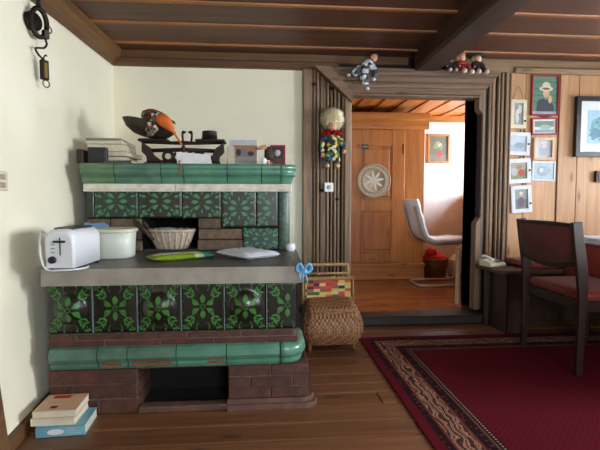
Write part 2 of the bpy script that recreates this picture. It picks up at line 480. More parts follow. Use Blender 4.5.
# casing right of the doorway with its cut-out profile
mb = MB()
mb.prism([(1.785, .1), (1.845, .1), (1.845, 2.0), (1.79, 1.92), (1.79, 1.80), (1.825, 1.76), (1.825, .90), (1.785, .84)], 'y', BW - .085, BW)
flutes(mb, 1.846, [(.018, .06), (.014, .012), (.026, .075), (.012, .01), (.03, .06), (.012, .012), (.02, .075), (.016, .012), (.024, .065), (.012, .01), (.03, .07), (.012, .012), (.02, .055)], BW, .1, 2.11)
struct(mb, 'trim_5', case_v, .003)
# black reveals and raised threshold
mb = MB()
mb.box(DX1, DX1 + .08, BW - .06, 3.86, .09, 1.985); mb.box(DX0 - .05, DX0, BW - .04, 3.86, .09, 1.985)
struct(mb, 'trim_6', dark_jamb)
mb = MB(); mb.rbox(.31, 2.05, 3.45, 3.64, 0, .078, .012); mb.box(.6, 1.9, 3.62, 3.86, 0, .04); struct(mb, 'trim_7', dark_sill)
# cornice boards under the ceiling
mb = MB(); mb.rbox(-1.2, .62, BW - .05, BW + .02, 2.105, 2.165, .01); mb.rbox(-1.2, 1.2, BW - .028, BW + .02, 2.16, CE, .006)
struct(mb, 'trim_8', trim_w)
mb = MB(); mb.rbox(1.5, 3.75, BW - .05, BW + .02, 2.115, CE, .008); mb.rbox(2.1, 3.75, BW - .075, BW - .04, 2.11, 2.16, .012)
struct(mb, 'trim_9', WOOD('trim_pale', '6a5138', '96795a', 'X', .5, .2, 16, .9))
# big ceiling beam
mb = MB()
def bsec(y):
    c = 1.33; w = .115; t = .035
    return [(c - w - .0, y, CE + .01), (c - w, y, 2.11), (c - w + .02, y, 2.09), (c + w - t, y, 2.09), (c + w, y, 2.128), (c + w, y, CE + .01)]
mb.rings([bsec(3.497), bsec(2.3), bsec(1.0), bsec(-.5), bsec(FY)], 0, False)
o = struct(mb, 'trim_10', [beam_w, trim_wy])

# right wall and wall behind the viewer with their windows
def win_wall(name, axis, at, thick, a0, a1, wins, sgn):
    mb = MB()
    def bx(u0, u1, z0, z1):
        t0, t1 = sorted((at, at + sgn * thick))
        if axis == 'x': mb.box(t0, t1, u0, u1, z0, z1)
        else: mb.box(u0, u1, t0, t1, z0, z1)
    u = a0
    for (w0, w1, z0, z1) in wins:
        bx(u, w0, -.05, 2.3); bx(w0, w1, -.05, z0); bx(w0, w1, z1, 2.3); u = w1
    bx(u, a1, -.05, 2.3)
    struct(mb, name, plaster)
WINS_R = [(-1.2, -.3, .85, 1.85), (.55, 1.45, .85, 1.85), (2.2, 3.2, .85, 1.9)]
WINS_F = [(.55, 1.5, .85, 1.85), (2.4, 3.2, .85, 1.85)]
win_wall('wall_right', 'x', RX, .25, FY - .1, BW + .25, WINS_R, 1)
win_wall('wall_front', 'y', FY, .25, -1.6, RX + .25, WINS_F, -1)
white_paint = M('window_white_paint', 'dcd8cc', .5)
def window(n, axis, at, sgn, w0, w1, z0, z1, power, colr=(.86, .93, 1.0)):
    loc = (at + sgn * .12, (w0 + w1) / 2, z0) if axis == 'x' else ((w0 + w1) / 2, at + sgn * .12, z0)
    t = thing('window_%d' % n, None, None, loc, kind='structure')
    fr, pn = MB(), MB(); c = (w0 + w1) / 2
    def bx(m, u0, u1, za, zb, d):
        a, b = at + sgn * (.12 - d), at + sgn * (.12 + d); a, b = min(a, b), max(a, b)
        if axis == 'x': m.rbox(a, b, u0, u1, za, zb, .004)
        else: m.rbox(u0, u1, a, b, za, zb, .004)
    for u0, u1 in ((w0, w0 + .06), (w1 - .06, w1), (c - .045, c + .045)): bx(fr, u0, u1, z0, z1, .03)
    for za, zb in ((z0, z0 + .06), (z1 - .06, z1)): bx(fr, w0, w1, za, zb, .03)
    bx(fr, w0, w1, (z0 + z1) / 2 + .13, (z0 + z1) / 2 + .155, .012)
    bx(pn, w0 + .05, c - .03, z0 + .05, z1 - .05, .003); bx(pn, c + .03, w1 - .05, z0 + .05, z1 - .05, .003)
    fr.build('window_frame', white_paint, t, world=True); pn.build('pane', glass, t, world=True)
    s = MB(); a, b = sorted((at - sgn * .03, at + sgn * .09))
    (s.rbox(a, b, w0 - .05, w1 + .05, z0 - .03, z0, .005) if axis == 'x' else s.rbox(w0 - .05, w1 + .05, a, b, z0 - .03, z0, .005))
    s.build('window_sill', white_paint, t, world=True)
    L = bpy.data.lights.new('daylight', 'AREA'); L.shape = 'RECTANGLE'; L.size = w1 - w0; L.size_y = z1 - z0
    L.energy = power; L.color = colr
    o = bpy.data.objects.new('daylight', L); COL.objects.link(o)
    p = at + sgn * .30
    o.location = (p, c, (z0 + z1) / 2) if axis == 'x' else (c, p, (z0 + z1) / 2)
    dirv = Vector((-sgn, 0, -.12)) if axis == 'x' else Vector((0, -sgn, -.12))
    o.rotation_euler = dirv.to_track_quat('-Z', 'Y').to_euler()
k = 1
for (w0, w1, z0, z1), pw in zip(WINS_R, (80, 250, 80)):
    window(k, 'x', RX, 1, w0, w1, z0, z1, pw); k += 1
for (w0, w1, z0, z1), pw in zip(WINS_F, (140, 6)):
    window(k, 'y', FY, -1, w0, w1, z0, z1, pw, (.74, .87, 1.0)); k += 1

# ------------------------------------------------------------------ the room behind the doorway
IZ = .06; IY = 5.72; IXR = 3.3; IXL = .35
mb = MB(); mb.box(IXL - .1, IXR + .1, 3.86, IY + .1, -.05, IZ); mb.box(DX0, DX1, 3.635, 3.86, .035, IZ); struct(mb, 'floor_inner', inner_floor_m)
mb = MB(); mb.box(IXL - .2, IXR + .6, IY, IY + .15, 0, 2.4); mb.box(IXL - .25, IXL, 3.86, IY, 0, 2.4); struct(mb, 'wall_inner_back', plaster2)
mb = MB()
w0, w1, z0, z1 = 4.3, 5.4, 1.12, 2.0
mb.box(IXR, IXR + .25, 3.86, w0, 0, 2.4); mb.box(IXR, IXR + .25, w1, IY, 0, 2.4); mb.box(IXR, IXR + .25, w0, w1, 0, z0); mb.box(IXR, IXR + .25, w0, w1, z1, 2.4)
struct(mb, 'wall_inner_right', plaster2)
window(6, 'x', IXR, 1, w0, w1, z0, z1, 190, (.74, .87, 1.0))
mb = MB()
for i in range(24):
    mb.rbox(IXL + i * .125 + .003, IXL + (i + 1) * .125 - .003, 3.86, IY, 2.16 + (.012 if i % 2 else 0), 2.2, .004)
mb.box(IXL - .2, IXR + .3, 3.82, IY + .1, 2.2, 2.35)
struct(mb, 'ceiling_inner', pine_y)
mb = MB(); mb.rbox(IXL, IXR, IY - .04, IY, 2.08, 2.165, .006); struct(mb, 'trim_11', pine_h)

# pine wardrobe
t = thing('wardrobe', 'orange pine wardrobe with panelled door seen through the doorway', 'wardrobe', (1.4, 5.4, IZ))
WY = 5.2
m = MB(); m.rbox(.75, 1.955, WY, 5.66, IZ + .0, 2.03, .006); m.build('body', pine_v, t, True)
m = MB(); m.rbox(.74, 1.965, WY - .025, 5.66, IZ, IZ + .19, .008); m.rbox(.735, 1.972, WY - .035, 5.66, IZ + .165, IZ + .2, .006); m.build('plinth', pine_h, t, True)
m = MB()
prof = [(WY + .02, 1.90), (WY - .012, 1.90), (WY - .02, 1.93), (WY - .02, 2.0), (WY - .04, 2.02), (WY - .06, 2.06), (WY - .06, 2.085), (WY + .02, 2.085)]
m.prism(prof, 'x', .70, 2.0); m.rbox(1.955, 2.0, WY - .04, 5.66, 2.02, 2.085, .006); m.build('cornice', pine_h, t, True)
dr = MB()
dx0, dx1 = 1.02, 1.70
dr.rbox(dx0, 1.165, WY - .022, WY, .28, 1.885, .004); dr.rbox(1.545, dx1, WY - .022, WY, .28, 1.885, .004)
for a, b in ((.28, .40), (.905, 1.045), (1.69, 1.885)): dr.rbox(1.165, 1.545, WY - .022, WY, a, b, .004)
door = dr.build('door', pine_v, t, True)
for a, b in ((.40, .905), (1.045, 1.69)):
    p = MB(); p.rbox(1.165, 1.545, WY - .012, WY - .002, a, b, .002); p.rbox(1.2, 1.51, WY - .026, WY - .01, a + .035, b - .035, .016); p.build('panel', pine_v, door, True)
p = MB(); p.rbox(1.672, 1.684, WY - .028, WY - .018, 1.60, 1.72, .002); p.build('hinge', black_iron, door, True)
p = MB(); p.rbox(1.165, 1.245, WY - .04, WY - .026, 1.655, 1.705, .002); p.rbox(1.175, 1.235, WY - .043, WY - .04, 1.665, 1.695, .001, 1)
solo(p, 'plaque', [C('plaque_frame', '3a4038'), C('plaque_face', '6b8a7a')], 'small green plaque on the upper corner of the wardrobe door', 'plaque')
p = MB(); p.rbox(1.30, 1.33, WY - .026, WY - .016, .305, .33, .002); p.build('latch', brass, door, True)
# straw plate
t = thing('straw_plate', 'round woven straw plate with star pattern hanging on wardrobe door', 'wall decoration', (1.315, WY - .036, 1.272))
FX = Matrix.Rotation(PI / 2, 4, 'X')
m = MB(); m.lathe([(.0, 0), (.20, 0), (.207, .006), (.205, .013), (.195, .014), (.188, .010), (.15, .010), (.146, .014), (.138, .014), (.134, .010), (0, .010)], n=48, mat=FX)
P = lambda u, v, h: Vector((u, -.010 - h, v))
for i in range(8): m.leafp(P, 0, 0, PI / 4 * i + .2, .13, .034, 1, 'leaf', h=.004)
for i in range(36): m.leafp(P, math.cos(i * PI / 18) * .155, math.sin(i * PI / 18) * .155, i * PI / 18 + .5, .034, .010, 1, 'leaf', h=.004)
m.build('plate', [straw, C('straw_light', 'e6dcc6')], t)
m = MB(); m.tube([(.0, -.004, .206), (.01, -.004, .235), (0, -.004, .25), (-.01, -.004, .235), (0, -.004, .206)], .003, 6); m.build('hanging_loop', straw, t)
# still life on the white wall
t = thing('framed_picture', 'small wooden framed flower still life on the white wall beyond the doorway', 'picture', (2.335, IY, 1.73))
def frame(t, w, h, fw, dpt, fm, pm, matw=0, matm=None, name='frame'):
    """stands upright against the plane y=0, facing -y, centred"""
    m = MB()
    m.prism([(-w / 2, -h / 2), (w / 2, -h / 2), (w / 2 - fw, -h / 2 + fw), (-w / 2 + fw, -h / 2 + fw)], 'y', -dpt, 0)
    m.prism([(-w / 2, h / 2), (w / 2, h / 2), (w / 2 - fw, h / 2 - fw), (-w / 2 + fw, h / 2 - fw)], 'y', -dpt, 0)
    m.prism([(-w / 2, -h / 2), (-w / 2, h / 2), (-w / 2 + fw, h / 2 - fw), (-w / 2 + fw, -h / 2 + fw)], 'y', -dpt, 0)
    m.prism([(w / 2, -h / 2), (w / 2, h / 2), (w / 2 - fw, h / 2 - fw), (w / 2 - fw, -h / 2 + fw)], 'y', -dpt, 0)
    m.build(name, fm, t, bevel=.0015)
    iw, ih = w / 2 - fw, h / 2 - fw
    if matm is not None:
        m = MB(); m.box(-iw, iw, -dpt * .5, -.001, -ih, ih); m.build('mount', matm, t)
        iw -= matw; ih -= matw
    return iw, ih, -dpt * (.5 if matm is not None else .35)
def blob(m, cx, cz, rx, rz, y, mi, n=14, a0=0):
    m.add([(cx + rx * math.cos(2 * PI * i / n + a0), y, cz + rz * math.sin(2 * PI * i / n + a0)) for i in range(n)], [tuple(range(n))], mi)
def print_(t, iw, ih, y, shapes, cols, name='print'):
    """shapes: ('r'|'e', cx, cz, rx, rz, colour index) in -1..1 picture units"""
    m = MB(); m.box(-iw, iw, y - .0015, y + .0005, -ih, ih, 0)
    for i, (k, cx, cz, rx, rz, c) in enumerate(shapes):
        yy = y - .0018 - .0001 * i
        rx_, rz_ = rx * iw, rz * ih; cx, cz = cx * iw, cz * ih
        if k == 'r': m.add([(max(-iw, cx - rx_), yy, max(-ih, cz - rz_)), (min(iw, cx + rx_), yy, max(-ih, cz - rz_)), (min(iw, cx + rx_), yy, min(ih, cz + rz_)), (max(-iw, cx - rx_), yy, min(ih, cz + rz_))], [(0, 1, 2, 3)], c)
        else: blob(m, cx, cz, rx_, rz_, yy, c)
    return m.build(name, [C('print_ink', c, .55, scale=25) for c in cols], t, fix=False)
iw, ih, y = frame(t, .30, .385, .026, .025, WOOD('frame_wood', '8a5a2c', 'b88347', 'Z', .4), None)
print_(t, iw, ih, y, [('r', 0, -.75, 1, .25, 1), ('e', .1, -.42, .28, .25, 2), ('e', -.25, .2, .3, .22, 3), ('e', .15, .3, .2, .15, 4), ('e', .3, .1, .2, .18, 3), ('e', -.05, .45, .22, .16, 5)],
       ['6d6a58', '7c7468', 'a83a35', '7d8f5c', 'd8dcc8', '8aa070'])
# white cantilever chair
t = thing('cantilever_chair', 'white leather cantilever chair with beige tube frame beyond the doorway', 'chair', (2.0, 4.88, IZ))
def leather_sheet(y0, y1):
    prof = [(1.625, 1.05), (1.65, 1.055), (1.69, 1.02), (1.72, .90), (1.755, .78), (1.78, .68), (1.83, .60), (1.92, .575), (2.08, .58), (2.24, .585), (2.36, .575)]
    return prof
def smooth_path(pts, n=6):
    out = []
    P = [Vector((*p, 0)) if len(p) == 2 else Vector(p) for p in pts]
    for i in range(len(P) - 1):
        a = P[max(i - 1, 0)]; b = P[i]; c = P[i + 1]; d = P[min(i + 2, len(P) - 1)]
        for k in range(n):
            s = k / n
            out.append(.5 * ((2 * b) + (c - a) * s + (2 * a - 5 * b + 4 * c - d) * s * s + (3 * b - a - 3 * c + d) * s ** 3))
    out.append(P[-1]); return out
path = smooth_path([(1.66, 1.05), (1.70, .93), (1.74, .79), (1.775, .68), (1.84, .60), (1.95, .575), (2.12, .58), (2.3, .585), (2.38, .56)], 8)
rs = []
for i, p in enumerate(path):
    dr_ = (path[min(i + 1, len(path) - 1)] - path[max(i - 1, 0)]).normalized(); nrm = Vector((-dr_.y, dr_.x, 0))
    if nrm.y < 0 and i > 20: nrm = -nrm
    th = .026 + .010 * abs(math.sin(i / len(path) * PI * 7)) - (.012 if i in (0, len(path) - 1) else 0)
    a = p + nrm * th; b = p - nrm * .022
    rs.append([(a.x, 4.68, a.y), (a.x, 5.08, a.y), (p.x, 5.10, p.y), (b.x, 5.08, b.y), (b.x, 4.68, b.y), (p.x, 4.66, p.y)])
m = MB(); m.rings(rs, 0, True); m.build('seat_cushion', leather, t, True)
for yy in (4.69, 5.07):
    m = MB(); off = [(p.x - .03, yy, p.y - .028) for p in path[4:-4]]
    m.tube(off, .014, 8); m.build('side_rail', frame_beige, t, True)
m = MB()
for yy in (4.69, 5.07):
    m.tube(smooth_path([(2.34, yy, .55), (2.33, yy, .40), (2.30, yy, .15), (2.24, yy, .085), (2.0, yy, .078), (1.80, yy, .078)], 6), .013, 8)
m.tube(smooth_path([(1.80, 4.69, .078), (1.745, 4.72, .078), (1.73, 4.80, .078), (1.73, 4.96, .078), (1.745, 5.04, .078), (1.80, 5.07, .078)], 6), .013, 8)
m.build('cantilever_base', frame_beige, t, True)
# inner wicker basket with red cloth
t = thing('storage_basket', 'round brown wicker basket on floor behind the white cantilever chair', 'basket', (2.185, 5.42, IZ))
def weave_basket(m, prof, n=72, amp=.004, sx=1, sy=1, mi=0, rowh=.016, sq=2.0):
    """prof: list of (radius, z), woven bumps on the outside"""
    pts = []
    L = sum(math.hypot(b[0] - a[0], b[1] - a[1]) for a, b in zip(prof, prof[1:])); rows = max(4, int(L / rowh) * 2)
    rs = []
    for k in range(rows + 1):
        s = L * k / rows
        for a, b in zip(prof, prof[1:]):
            l = math.hypot(b[0] - a[0], b[1] - a[1])
            if s <= l + 1e-9: f = s / l if l else 0; r, z = lerp(a[0], b[0], f), lerp(a[1], b[1], f); break
            s -= l
        ring = []
        for i in range(n):
            an = 2 * PI * i / n; ph = (k // 2) % 2
            rr = r + amp * math.sin(n / 4 * an + PI * ph) * (1 if k % 2 else .2) + (amp * .6 if k % 2 else 0)
            c, s_ = math.cos(an), math.sin(an)
            q = (abs(c) ** sq + abs(s_) ** sq) ** (-1 / sq)
            ring.append((c * q * rr * sx, s_ * q * rr * sy, z))
        rs.append(ring)
    m.rings(rs, mi, True, True, True, False)
m = MB(); weave_basket(m, [(.135, 0), (.165, .12), (.17, .22)], 64, .005); m.lathe([(.16, .2), (.155, .05), (0, .04)], cap0=False); m.build('basket_body', wicker, t)
m = MB(); m.tube([(math.cos(a * PI / 16) * .172, math.sin(a * PI / 16) * .172, .222) for a in range(32)], .012, 8, closed=True); m.build('rim', wicker, t)
m = MB(); m.ball((0, 0, .21), .15, sc=(1, 1, .5), n=20, f=lambda d: 1 + .15 * noise.noise(d * 4)); m.ball((-.06, -.05, .28), .08, sc=(1, .8, .9), n=14)
solo(m, 'red_cloth', C('red_cloth', 'c01f2a', .8), 'bright red cloth bundle lying in the round brown wicker basket', 'cloth', (2.185, 5.42, IZ + .02))
m = MB(); mm = RZ(.3)
m.prism([(-.1, 0), (.1, 0), (.09, .22), (.0, .27), (-.08, .2)], 'y', -.06, .06, mat=mm)
solo(m, 'paper_bag', C('cream_bag', 'cdb59c', .8), 'cream paper bag on the floor right of the inner basket', 'bag', (2.50, 5.45, IZ + .001), bevel=.01)
# narrow board inside the doorway, and an unseen cabinet added to shade the lower inner wall
m = MB(); m.rbox(1.79, 1.825, 3.90, 3.925, IZ, .60, .004); m.rbox(1.792, 1.823, 3.896, 3.90, .12, .54, .002)
solo(m, 'pale_board', M('pale_board', 'cbb08a', .4, col2='a88a62', scale=12), 'narrow pale board leaning at the foot of the right doorway jamb', 'board')
t = thing('shading_cabinet', 'unseen wooden cabinet added to shade the lower wall of the inner room', 'shading_cabinet', (2.98, 4.9, IZ))
m = MB(); m.rbox(2.74, 3.24, 4.25, 5.64, IZ, 1.12, .006); m.rbox(2.72, 3.26, 4.23, 5.66, 1.12, 1.15, .006); m.build('body', pine_v, t, True)
for k in range(3):
    m = MB(); m.rbox(2.722, 2.74, 4.29 + k * .445, 4.71 + k * .445, .16, 1.08, .006); d_ = m.build('door', pine_v, t, True)
    m = MB(); m.ball((2.712, 4.66 + k * .445, .65), .014, n=10); m.build('knob', brass, d_, True)

# ------------------------------------------------------------------ tiled stove
S = thing('tiled_stove', 'low masonry stove clad in dark green patterned tiles with grey worktop', 'stove', (-.43, 2.45, 0))
SX0, SX1 = -1.035, .158
def bricks(m, x0, x1, y0, y1, z0, z1, rows, bl=.23, side='front', jit=.004, off=0, b=.006):
    h = (z1 - z0) / rows
    for r in range(rows):
        x = x0 - (bl / 2 if (r + off) % 2 else 0)
        while x < x1 - .005:
            a, c = max(x, x0), min(x + bl, x1)
            if c - a > .02:
                j = R.uniform(-jit, jit)
                m.rbox(a + .0025, c - .0025, y0 + j, y1, z0 + r * h + .0025, z0 + (r + 1) * h - .0025, .004)
            x += bl
# base with the log opening
OX0, OX1, OZ0, OZ1 = -.62, -.185, .035, .212
m = MB()
bricks(m, -1.035, OX0, 2.115, 2.36, .0, .225, 3)
for r, (z0, z1) in enumerate(((.055, .11), (.11, .165), (.165, .225))):
    xr = .215
    x = OX1 - (.10 if r % 2 else 0)
    while x < xr:
        a, c = max(x, OX1), min(x + .21, xr)
        if c - a > .03: m.rbox(a + .0025, c - .0025, 2.112 + R.uniform(-.004, .004), 2.36, z0 + .0025, z1 - .0025, .004)
        x += .21
for z0, z1 in ((.055, .11), (.11, .165), (.165, .225)):
    y = 2.36
    while y < 3.4: m.rbox(.03, .215 + R.uniform(-.004, .004), y + .003, y + .21 - .003, z0 + .003, z1 - .003, .006); y += .21
m.box(OX0 - .01, OX1 + .01, 2.13, 2.36, OZ1 + .005, .225)
m.build('brick_base', brick, S, True)
m = MB(); ring = [(-.19, 2.095), (.205, 2.095), (.243, 2.11), (.262, 2.15), (.262, 3.3), (-.19, 3.3)]
m.prism(ring, 'z', 0, .03, 0); m.prism([(x - (.015 if x > 0 else 0), y + (.012 if y < 3 else 0)) for x, y in ring], 'z', .03, .055, 0)
m.rbox(OX0, OX1, 2.105, 2.165, 0, .034, .006); m.build('foot_slab', M('foot_stone', '6e4a3c', .7, col2='4a332b', scale=18, bump=.4), S, True, .004)
m = MB(); m.box(-1.04, .2, 2.36, 2.44, .0, .4); m.box(OX0 - .01, OX1 + .01, 2.16, 2.36, 0, .012);  m.box(-1.03, OX0 - .004, 2.13, 2.4, .004, .22); m.box(OX1 + .004, .20, 2.13, 2.4, .004, .22)
m.box(-1.03, .15, 2.14, 3.4, .225, .63); m.box(.0, .2, 2.2, 3.3, 0, .24)
m.build('core', near_black, S, True)
m = MB(); m.box(-1.03, OX0 - .003, 2.121, 2.14, .005, .222); m.box(OX1 + .003, .207, 2.119, 2.2, .056, .222); m.box(-1.025, .158, 2.118, 2.14, .336, .396); m.build('mortar', mortar_pale, S, True)
# glazed base moulding: seven tiles with a rounded corner
MPR = [(0, .225), (.012, .228), (.02, .245), (.012, .256), (.026, .264), (.038, .285), (.035, .312), (.022, .328), (0, .336)]
def mould(x0, x1, y, mats, w=0):
    m = MB(); m.rings([[(x, y - d, z) for d, z in MPR] + [(x, y + .05, .336), (x, y + .05, .225)] for x in (x0 + .002, x1 - .002)], 0, False)
    if w:
        for (a, b, z, h) in w:
            m.add([(a, y - .0305, z), (b, y - .0305, z + .001), (b - .02, y - .034, z + h), (a + .01, y - .034, z + h)], [(0, 1, 2, 3)], 1)
            m.box(a, b, y - .0235, y - .01, .243, .252, 1)
    return m.build('moulding_tile', mats, S, True)
mx = [-1.022, -.80, -.66, -.43, -.19, .072]
for i, (a, b) in enumerate(zip(mx, mx[1:])):
    mould(a, b, 2.125, [glaze if i in (3, 4) else glaze_worn, chip], [(a + .02, b - .03, .268, .007)] if i in (1, 2) else ([(b - .09, b - .01, .268, .012)] if i == 3 else 0))
m = MB(); cx, cy = .098, 2.195; rs = []
for k in range(9):
    an = -PI / 2 + PI / 2 * k / 8 * 1.0
    rs.append([(cx + (.07 + d) * math.cos(an), cy + (.07 + d) * math.sin(an), z) for d, z in MPR] + [(cx, cy, .336), (cx, cy, .225)])
rs.insert(0, [(.075, y, z) for (_, y, z) in rs[0]])
rs.append([(cx + .07 + d, 2.5, z) for d, z in MPR] + [(cx, 2.5, .336), (cx, 2.5, .225)])
rs.append([(cx + .07 + d, 3.3, z) for d, z in MPR] + [(cx, 3.3, .336), (cx, 3.3, .225)])
m.rings(rs, 0, True); m.build('moulding_tile', glaze, S, True)
# brick courses between moulding and tiles
m = MB(); bricks(m, -1.028, .162, 2.112, 2.3, .336, .398, 2, .26, jit=.003)
y = 2.3
while y < 3.3: m.rbox(.0, .17, y + .003, y + .22, .338, .395, .006); y += .22
m.build('brick_course', brick, S, True)

def tile(x0, z0, w, h, y, boss, pat, mats, clipw=None, name='tile', side=False):
    """glazed stove tile facing -y with a raised leaf pattern; clipw cuts it short on the right"""
    cw = clipw or w; m = MB(); N = 36
    bx, bz, br = w / 2, h / 2, .077
    def hgt(u, v):
        e = min(u, cw - u, v, h - v); g = -.006 * max(0, 1 - e / .006) ** 2
        if boss:
            r = math.hypot(u - bx, v - bz)
            if r < br: g += .030 * (1 - (r / br) ** 2) + .002
            elif r < br + .012: g += .002 * (1 - (r - br) / .012)
        return g
    def P(u, v, hh=0): return Vector((x0 + u, y - hgt(u, v) - hh, z0 + v))
    us = [cw * i / N for i in range(N + 1)]; vs = [h * i / N for i in range(N + 1)]
    sheet(m, lambda a, b: P(a, b), us, vs, 0)
    m.box(x0 + .001, x0 + cw - .001, y + .007, y + .03, z0 + .001, z0 + h - .001)
    cxs = lambda u: u < cw - .004
    def leaf(cx, cy, a, L, wd, kind='leaf'):
        if cxs(cx) and cxs(cx + L * math.cos(a)): m.leafp(P, cx, cy, a, L, wd, 1, kind)
    def stroke(pts, wd):
        if all(cxs(p[0]) for p in pts): m.stroke(P, pts, wd)
    s = w / .213
    if pat == 'lower':
        for a, k in ((90, 'drop'), (270, 'drop')):
            a = math.radians(a); leaf(bx + math.cos(a) * .016, bz + math.sin(a) * .016, a, .045, .026, 'leaf')
        for a in (28, 152, 208, 332):
            a = math.radians(a); leaf(bx + math.cos(a) * .018, bz + math.sin(a) * .018, a, .04, .027, 'drop')
            leaf(bx + math.cos(a) * .05, bz + math.sin(a) * .05, a + .9 * (1 if math.sin(2 * a) > 0 else -1), .02, .014)
        for i in range(8): leaf(bx + math.cos(i * PI / 4) * .006, bz + math.sin(i * PI / 4) * .006, i * PI / 4, .009, .005)
        for sx in (-1, 1):
            for sz in (-1, 1):
                cx, cz = bx + sx * .062, bz + sz * .066
                ox, oz = bx + sx * .088, bz + sz * .100
                pts = [(bx + sx * .045, bz + sz * .050), (bx + sx * .062, bz + sz * .070), (bx + sx * .080, bz + sz * .094)]
                stroke(pts, .0035)
                base = math.atan2(sz, sx)
                for (px, pz), off, L in ((pts[1], 1.0, .030), (pts[1], -1.0, .030), (pts[2], .75, .024), (pts[2], -.75, .024), (pts[2], 0, .022), (pts[0], .9, .02), (pts[0], -.9, .02)):
                    leaf(px, pz, base + off, L, .011)
                leaf(bx + sx * .060, bz + sz * .045, base - .2 * sx * sz, .024, .011); leaf(bx + sx * .044, bz + sz * .064, base + .5 * sx * sz, .024, .011); leaf(bx + sx * .070, bz + sz * .098, base + .9 * sx * sz, .018, .010); leaf(bx + sx * .096, bz + sz * .068, base - .9 * sx * sz, .018, .010)
                leaf(bx + sx * .030, bz + sz * .100, base + .8 * sx * sz, .022, .010); leaf(bx + sx * .092, bz + sz * .028, base - .8 * sx * sz, .02, .010)
                stroke([(bx + sx * .022, bz + sz * .078), (bx + sx * .034, bz + sz * .100)], .003)
    else:
        q = min(w, h) / .22
        for a in (0, 180): a = math.radians(a); leaf(bx + math.cos(a) * .02, bz + math.sin(a) * .02, a, .05 * q, .026 * q, 'leaf')
        for a in (58, 122, 238, 302): a = math.radians(a); leaf(bx + math.cos(a) * .018, bz + math.sin(a) * .022, a + (.35 if math.cos(a) * math.sin(a) < 0 else -.35), .05 * q, .024 * q, 'drop')
        for a in (90, 270): a = math.radians(a); leaf(bx, bz + math.sin(a) * .045, a, .03 * q, .01)
        for sx in (-1, 1):
            for sz in (-1, 1):
                for (dx, dz, aa, L, wd) in ((.078, .055, .9, .028, .010), (.060, .080, .3, .028, .010), (.088, .088, .78, .030, .013), (.072, .030, .2, .026, .013), (.040, .072, 1.2, .028, .013), (.072, .072, .8, .02, .012), (.1, .03, 1.3, .018, .008), (.03, .095, .1, .022, .008), (.1, .065, .2, .016, .007), (.055, .05, 1.2, .018, .007)):
                    aa = aa if sx > 0 else PI - aa
                    leaf(bx + sx * dx * w / .22, bz + sz * dz * h / .22, aa * (1 if sz > 0 else -1), L * 1.15, wd * 1.25)
                stroke([(bx + sx * .045, bz + sz * .03), (bx + sx * .07 * w / .22, bz + sz * .065 * h / .22), (bx + sx * .095 * w / .22, bz + sz * .09 * h / .22)], .003)
    return m.build(name, mats, S, True)
TW = .2085
for i in range(6):
    cw = min(TW - .004, SX1 - (SX0 + i * TW))
    tile(SX0 + i * TW + .002, .402, TW - .004, .232, 2.13, i % 2 == 0, 'lower', [tile_dark, tile_green], cw if i == 5 else None, 'lower_tile')
gj = M('grey_joint', '6e7478', .4)
for i in range(1, 6):
    m = MB(); m.rbox(SX0 + i * TW - .0025, SX0 + i * TW + .0025, 2.123, 2.15, .40, .636, .001); m.build('joint', gj, S, True)
m = MB(); m.rbox(SX1, SX1 + .006, 2.128, 3.4, .40, .634, .002); m.build('side_tile', tile_dark, S, True)
# worktop slab
m = MB(); sl = [(-1.04, 2.085), (.165, 2.085), (.186, 2.105), (.2, 2.6), (.2, 2.80), (.19, 2.83), (-1.10, 2.83), (-1.085, 2.4)]
m.prism(sl, 'z', .637, .7185, 0); m.prism([(x * .999, y + .002) for x, y in sl], 'z', .716, .72, 1)
m.box(-1.09, .17, 2.8, 3.4, .637, .728, 1); m.build('worktop', [slab_m, slab_top], S, True, .006)
# upper body
UY = 2.765
NX0, NX1, NZ0, NZ1 = -.765, -.42, .735, .925
m = MB()
m.box(-1.095, NX0, UY + .02, BW - .012, .72, 1.12); m.box(NX1, .13, UY + .02, BW - .012, .72, 1.12)
m.box(NX0, NX1, UY + .02, BW - .012, NZ1, 1.12); m.box(NX0, NX1, 3.3, BW - .012, .72, NZ1); m.box(-1.095, .155, UY + .05, BW - .012, 1.1, 1.24)
m.build('upper_core', near_black, S, True)
m = MB(); bricks(m, -1.095, NX0, UY, UY + .06, .72, .862, 2, .22); bricks(m, -1.095, NX0, UY, UY + .06, .862, .926, 1, .28, off=1)
m.build('brick_course', brick2, S, True)
m = MB(); bricks(m, NX1 - .005, -.14, UY - .006, UY + .06, .722, .79, 1, .3); bricks(m, NX1 + .0, -.14, UY, UY + .06, .79, .858, 1, .3); bricks(m, NX1 + .0, -.275, UY - .004, UY + .06, .858, .926, 1, .22)
m.build('brick_course', brick2, S, True)
# upper tiles
def hz(a): return a
tile(-1.045, .93, .262, .205, UY - .004, False, 'upper', [tile_moss, tile_mint], name='upper_tile')
m = MB(); m.rbox(-1.092, -1.048, UY - .002, UY + .05, .93, 1.13, .004); m.build('edge_tile', tile_moss, S, True)
tile(-.779, .93, .262, .205, UY - .006, False, 'upper', [tile_umber, tile_mint], name='upper_tile')
tile(-.514, .925, .242, .205, UY - .005, False, 'upper', [tile_umber, tile_mint], name='upper_tile')
tile(-.268, .868, .212, .24, UY - .008, False, 'upper', [tile_umber, tile_mint], name='upper_tile')
tile(-.053, .868, .212, .24, UY - .007, False, 'upper', [tile_umber, tile_mint], .135, name='upper_tile')
tile(-.138, .722, .222, .142, UY - .006, False, 'upper', [tile_moss, tile_mint], name='upper_tile')
